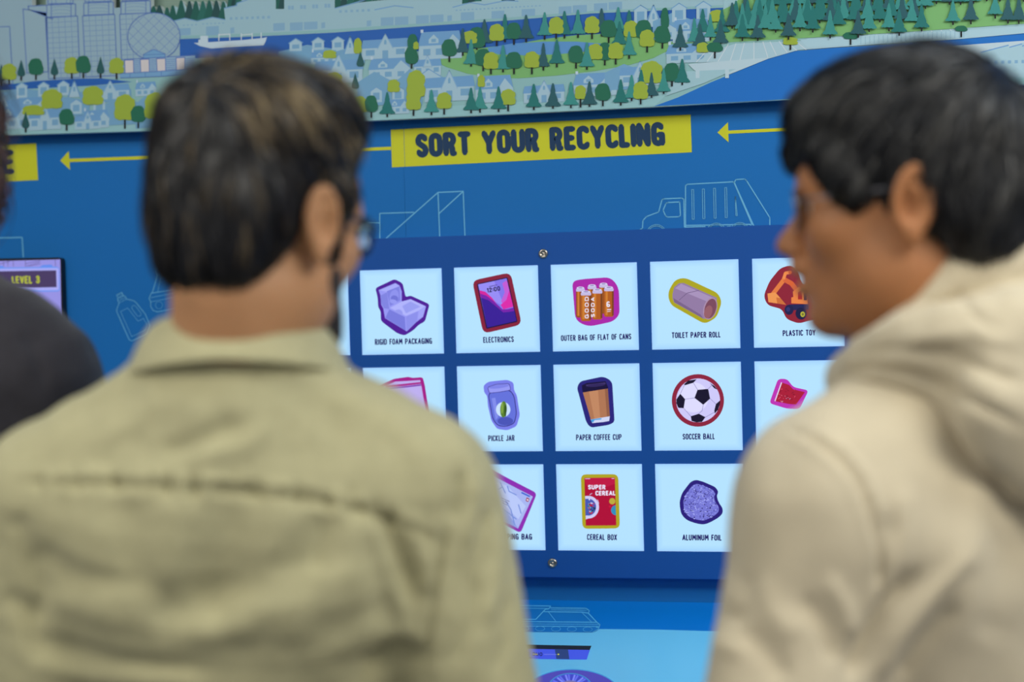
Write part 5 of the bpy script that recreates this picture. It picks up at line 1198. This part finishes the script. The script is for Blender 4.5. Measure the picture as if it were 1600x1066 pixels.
    for s in (-1, 1):
        H.ell((s*.090, .0, -.026), (.026, .030, .036), .008, '-', fr); H.ell((s*.08, -.012, -.068), (.028, .030, .045), .012, '-', fr)
        H.cap((s*.060, .068, .050), (s*.066, .052, .022), .014, .012, .012, fr=fr); H.cap((s*.068, .050, .040), (s*.069, .040, .010), .012, .007, .012, fr=fr)
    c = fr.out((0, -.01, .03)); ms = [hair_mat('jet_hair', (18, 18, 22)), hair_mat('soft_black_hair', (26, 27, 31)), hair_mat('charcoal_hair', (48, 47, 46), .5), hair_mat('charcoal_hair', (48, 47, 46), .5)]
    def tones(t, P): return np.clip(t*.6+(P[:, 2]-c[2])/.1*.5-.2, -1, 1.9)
    f_ = fr.M@np.array([0, 1., 0]); up = fr.M@np.array([0, 0, 1.])
    def ex_(b):
        q = (b-fr.o)@fr.M; fw = np.clip((q[:, 1]-.0)/.06, 0, 1)[:, None]; return f_*.6*np.clip((q[:, 2]-.05)/.05, 0, 1)[:, None]-up*fw*.5
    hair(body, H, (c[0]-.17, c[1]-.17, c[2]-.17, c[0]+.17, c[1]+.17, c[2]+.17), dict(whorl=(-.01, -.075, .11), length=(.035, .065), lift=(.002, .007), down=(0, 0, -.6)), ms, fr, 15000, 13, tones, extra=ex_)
    return body
hoodie_man()

# ---- the person at the left edge
def third():
    D0 = 1.95
    o, M, zc7 = body_frame(-130, 440, D0, 0, -.05); zs = zc7/1.475; root = (M, o)
    dd = CR*(-140-800)/FPX-CU*(250-533)/FPX+CF; hw = CAM+dd*D0; hc = M.T@(hw-o)
    fr = Frame(hc, rotz(.25)@rotx(-.1), 1.0)
    B = Sdf(); torso_core(B, -.006, zs, w=.92)
    B.cap((0, -.03, 1.42*zs), fr.out((0, -.034, -.06)), .058, .050, .03)
    AR = {s: [(s*.160, -.01, 1.355*zs), (s*.205, -.005, 1.10*zs), (s*.16, .14, .93*zs)] for s in (-1, 1)}
    for s in (-1, 1): arm(B, AR[s], (.046, .036, .024), 0); hand_shapes(B, AR[s][2], (-s*.2, .8, -.6), s)
    legs(B, -.004, zs); head_shapes(B, fr); zh = hc[2]
    V, F = B.mesh(axis([(-.30, hc[0]-.12, .008), (hc[0]-.12, hc[0]+.12, .004), (hc[0]+.12, .30, .008)]), axis([(-.16, -.12, .008), (-.12, .14, .004), (.14, .34, .006)]), axis([(0, .70, .012), (.70, 1.0, .005), (1.0, 1.36, .012), (1.36, zh-.13, .006), (zh-.13, zh+.14, .004)]))
    body = npmesh('person', V, F, None, [skin_mat('fair_skin', (206, 156, 120))]); body.location = o; body.rotation_euler = (0, 0, -.05)
    tag(body, 'person with curly brown hair in a charcoal t-shirt cut by the left edge', 'person'); eyes(body, fr)
    Q = Sdf(); torso_core(Q, .010, zs, .05, .94)
    for s in (-1, 1): arm(Q, [(s*.160, -.01, 1.352*zs), (s*.198, -.008, 1.16*zs)], (.056, .060), .010, .04)
    Q.cap((0, -.026, 1.40*zs), (0, -.016, zc7-.004), .080, .064, .04)
    for s in (-1, 1): Q.cap((s*.045, -.02, zc7-.022), (s*.125, -.015, zc7-.058), .052, .050, .03)
    V, F = Q.mesh(axis([(-.30, .30, .006)]), axis([(-.19, .19, .006)]), axis([(.82, 1.68, .006)]))
    V = wob(V, normals(V, F), .0015, 30, 9)
    V = crease(V, F, root, [([(120, 470), (142, 530), (150, 560)], 6, -.005), ([(10, 440), (0, 442)], 4, -.002), ([(40, 520), (60, 560), (70, 600)], 12, -.004), ([(0, 1005), (20, 1020), (40, 1034)], 6, .004)])
    M_t = mat('charcoal_jersey', (58, 56, 62), .92, noise=(120, .08), bump=(1200, .3), spec=.15, sheen=.2)
    sh = npmesh('shirt', V, F, body, [M_t])
    # ribbed neckline
    ring = [(.066*1.06*math.cos(t), -.014+.066*math.sin(t), zc7+.000-.020*(math.sin(t)+1)/2) for t in np.linspace(0, 2*PI, 40, endpoint=False)]
    mesh_obj('neck_rib', tube(ring, .0075, 8, True), sh, [M_t])
    Q = Sdf(); legs(Q, .018, zs, .04, False); Q.ell((0, 0, .93*zs), (.155, .115, .12), .05); Q.ell((0, 0, -.0), (.4, .4, .06), .005, '-')
    V, F = Q.mesh(axis([(-.22, .22, .009)]), axis([(-.16, .16, .009)]), axis([(.03, 1.06, .009)])); npmesh('trousers', V, F, body, [mat('dark_denim', (36, 42, 58))])
    shoes(body, mat('black_leather', (24, 22, 22)), mat('rubber_sole', (200, 196, 188)))
    H = Sdf(); H.ell((0, -.016, .050), (.092, .108, .092), .02, fr=fr); H.ell((0, -.055, -.01), (.086, .062, .10), .03, fr=fr); H.ell((0, -.06, -.06), (.070, .045, .040), .02, fr=fr)
    for s in (-1, 1): H.ell((s*.068, -.01, -.02), (.026, .045, .06), .02, fr=fr)
    H.ell((0, .125, -.02), (.070, .072, .088), .015, '-', fr)
    c = fr.out((0, -.01, .03)); ms = [hair_mat('brown_curls', (56, 38, 34)), hair_mat('brown_curls', (56, 38, 34)), hair_mat('reddish_curls', (96, 62, 52), .5), hair_mat('reddish_curls', (96, 62, 52))]
    hair(body, H, (c[0]-.17, c[1]-.17, c[2]-.18, c[0]+.17, c[1]+.17, c[2]+.16), dict(whorl=(0, -.06, .12), length=(.05, .08), lift=(.008, .022), down=(0, 0, -.4)), ms, fr, 7000, 23, lambda t, P: np.clip(t*.6+.3, -1, 2.5), curl=.9, seg=10)
third()
LOCAL = False
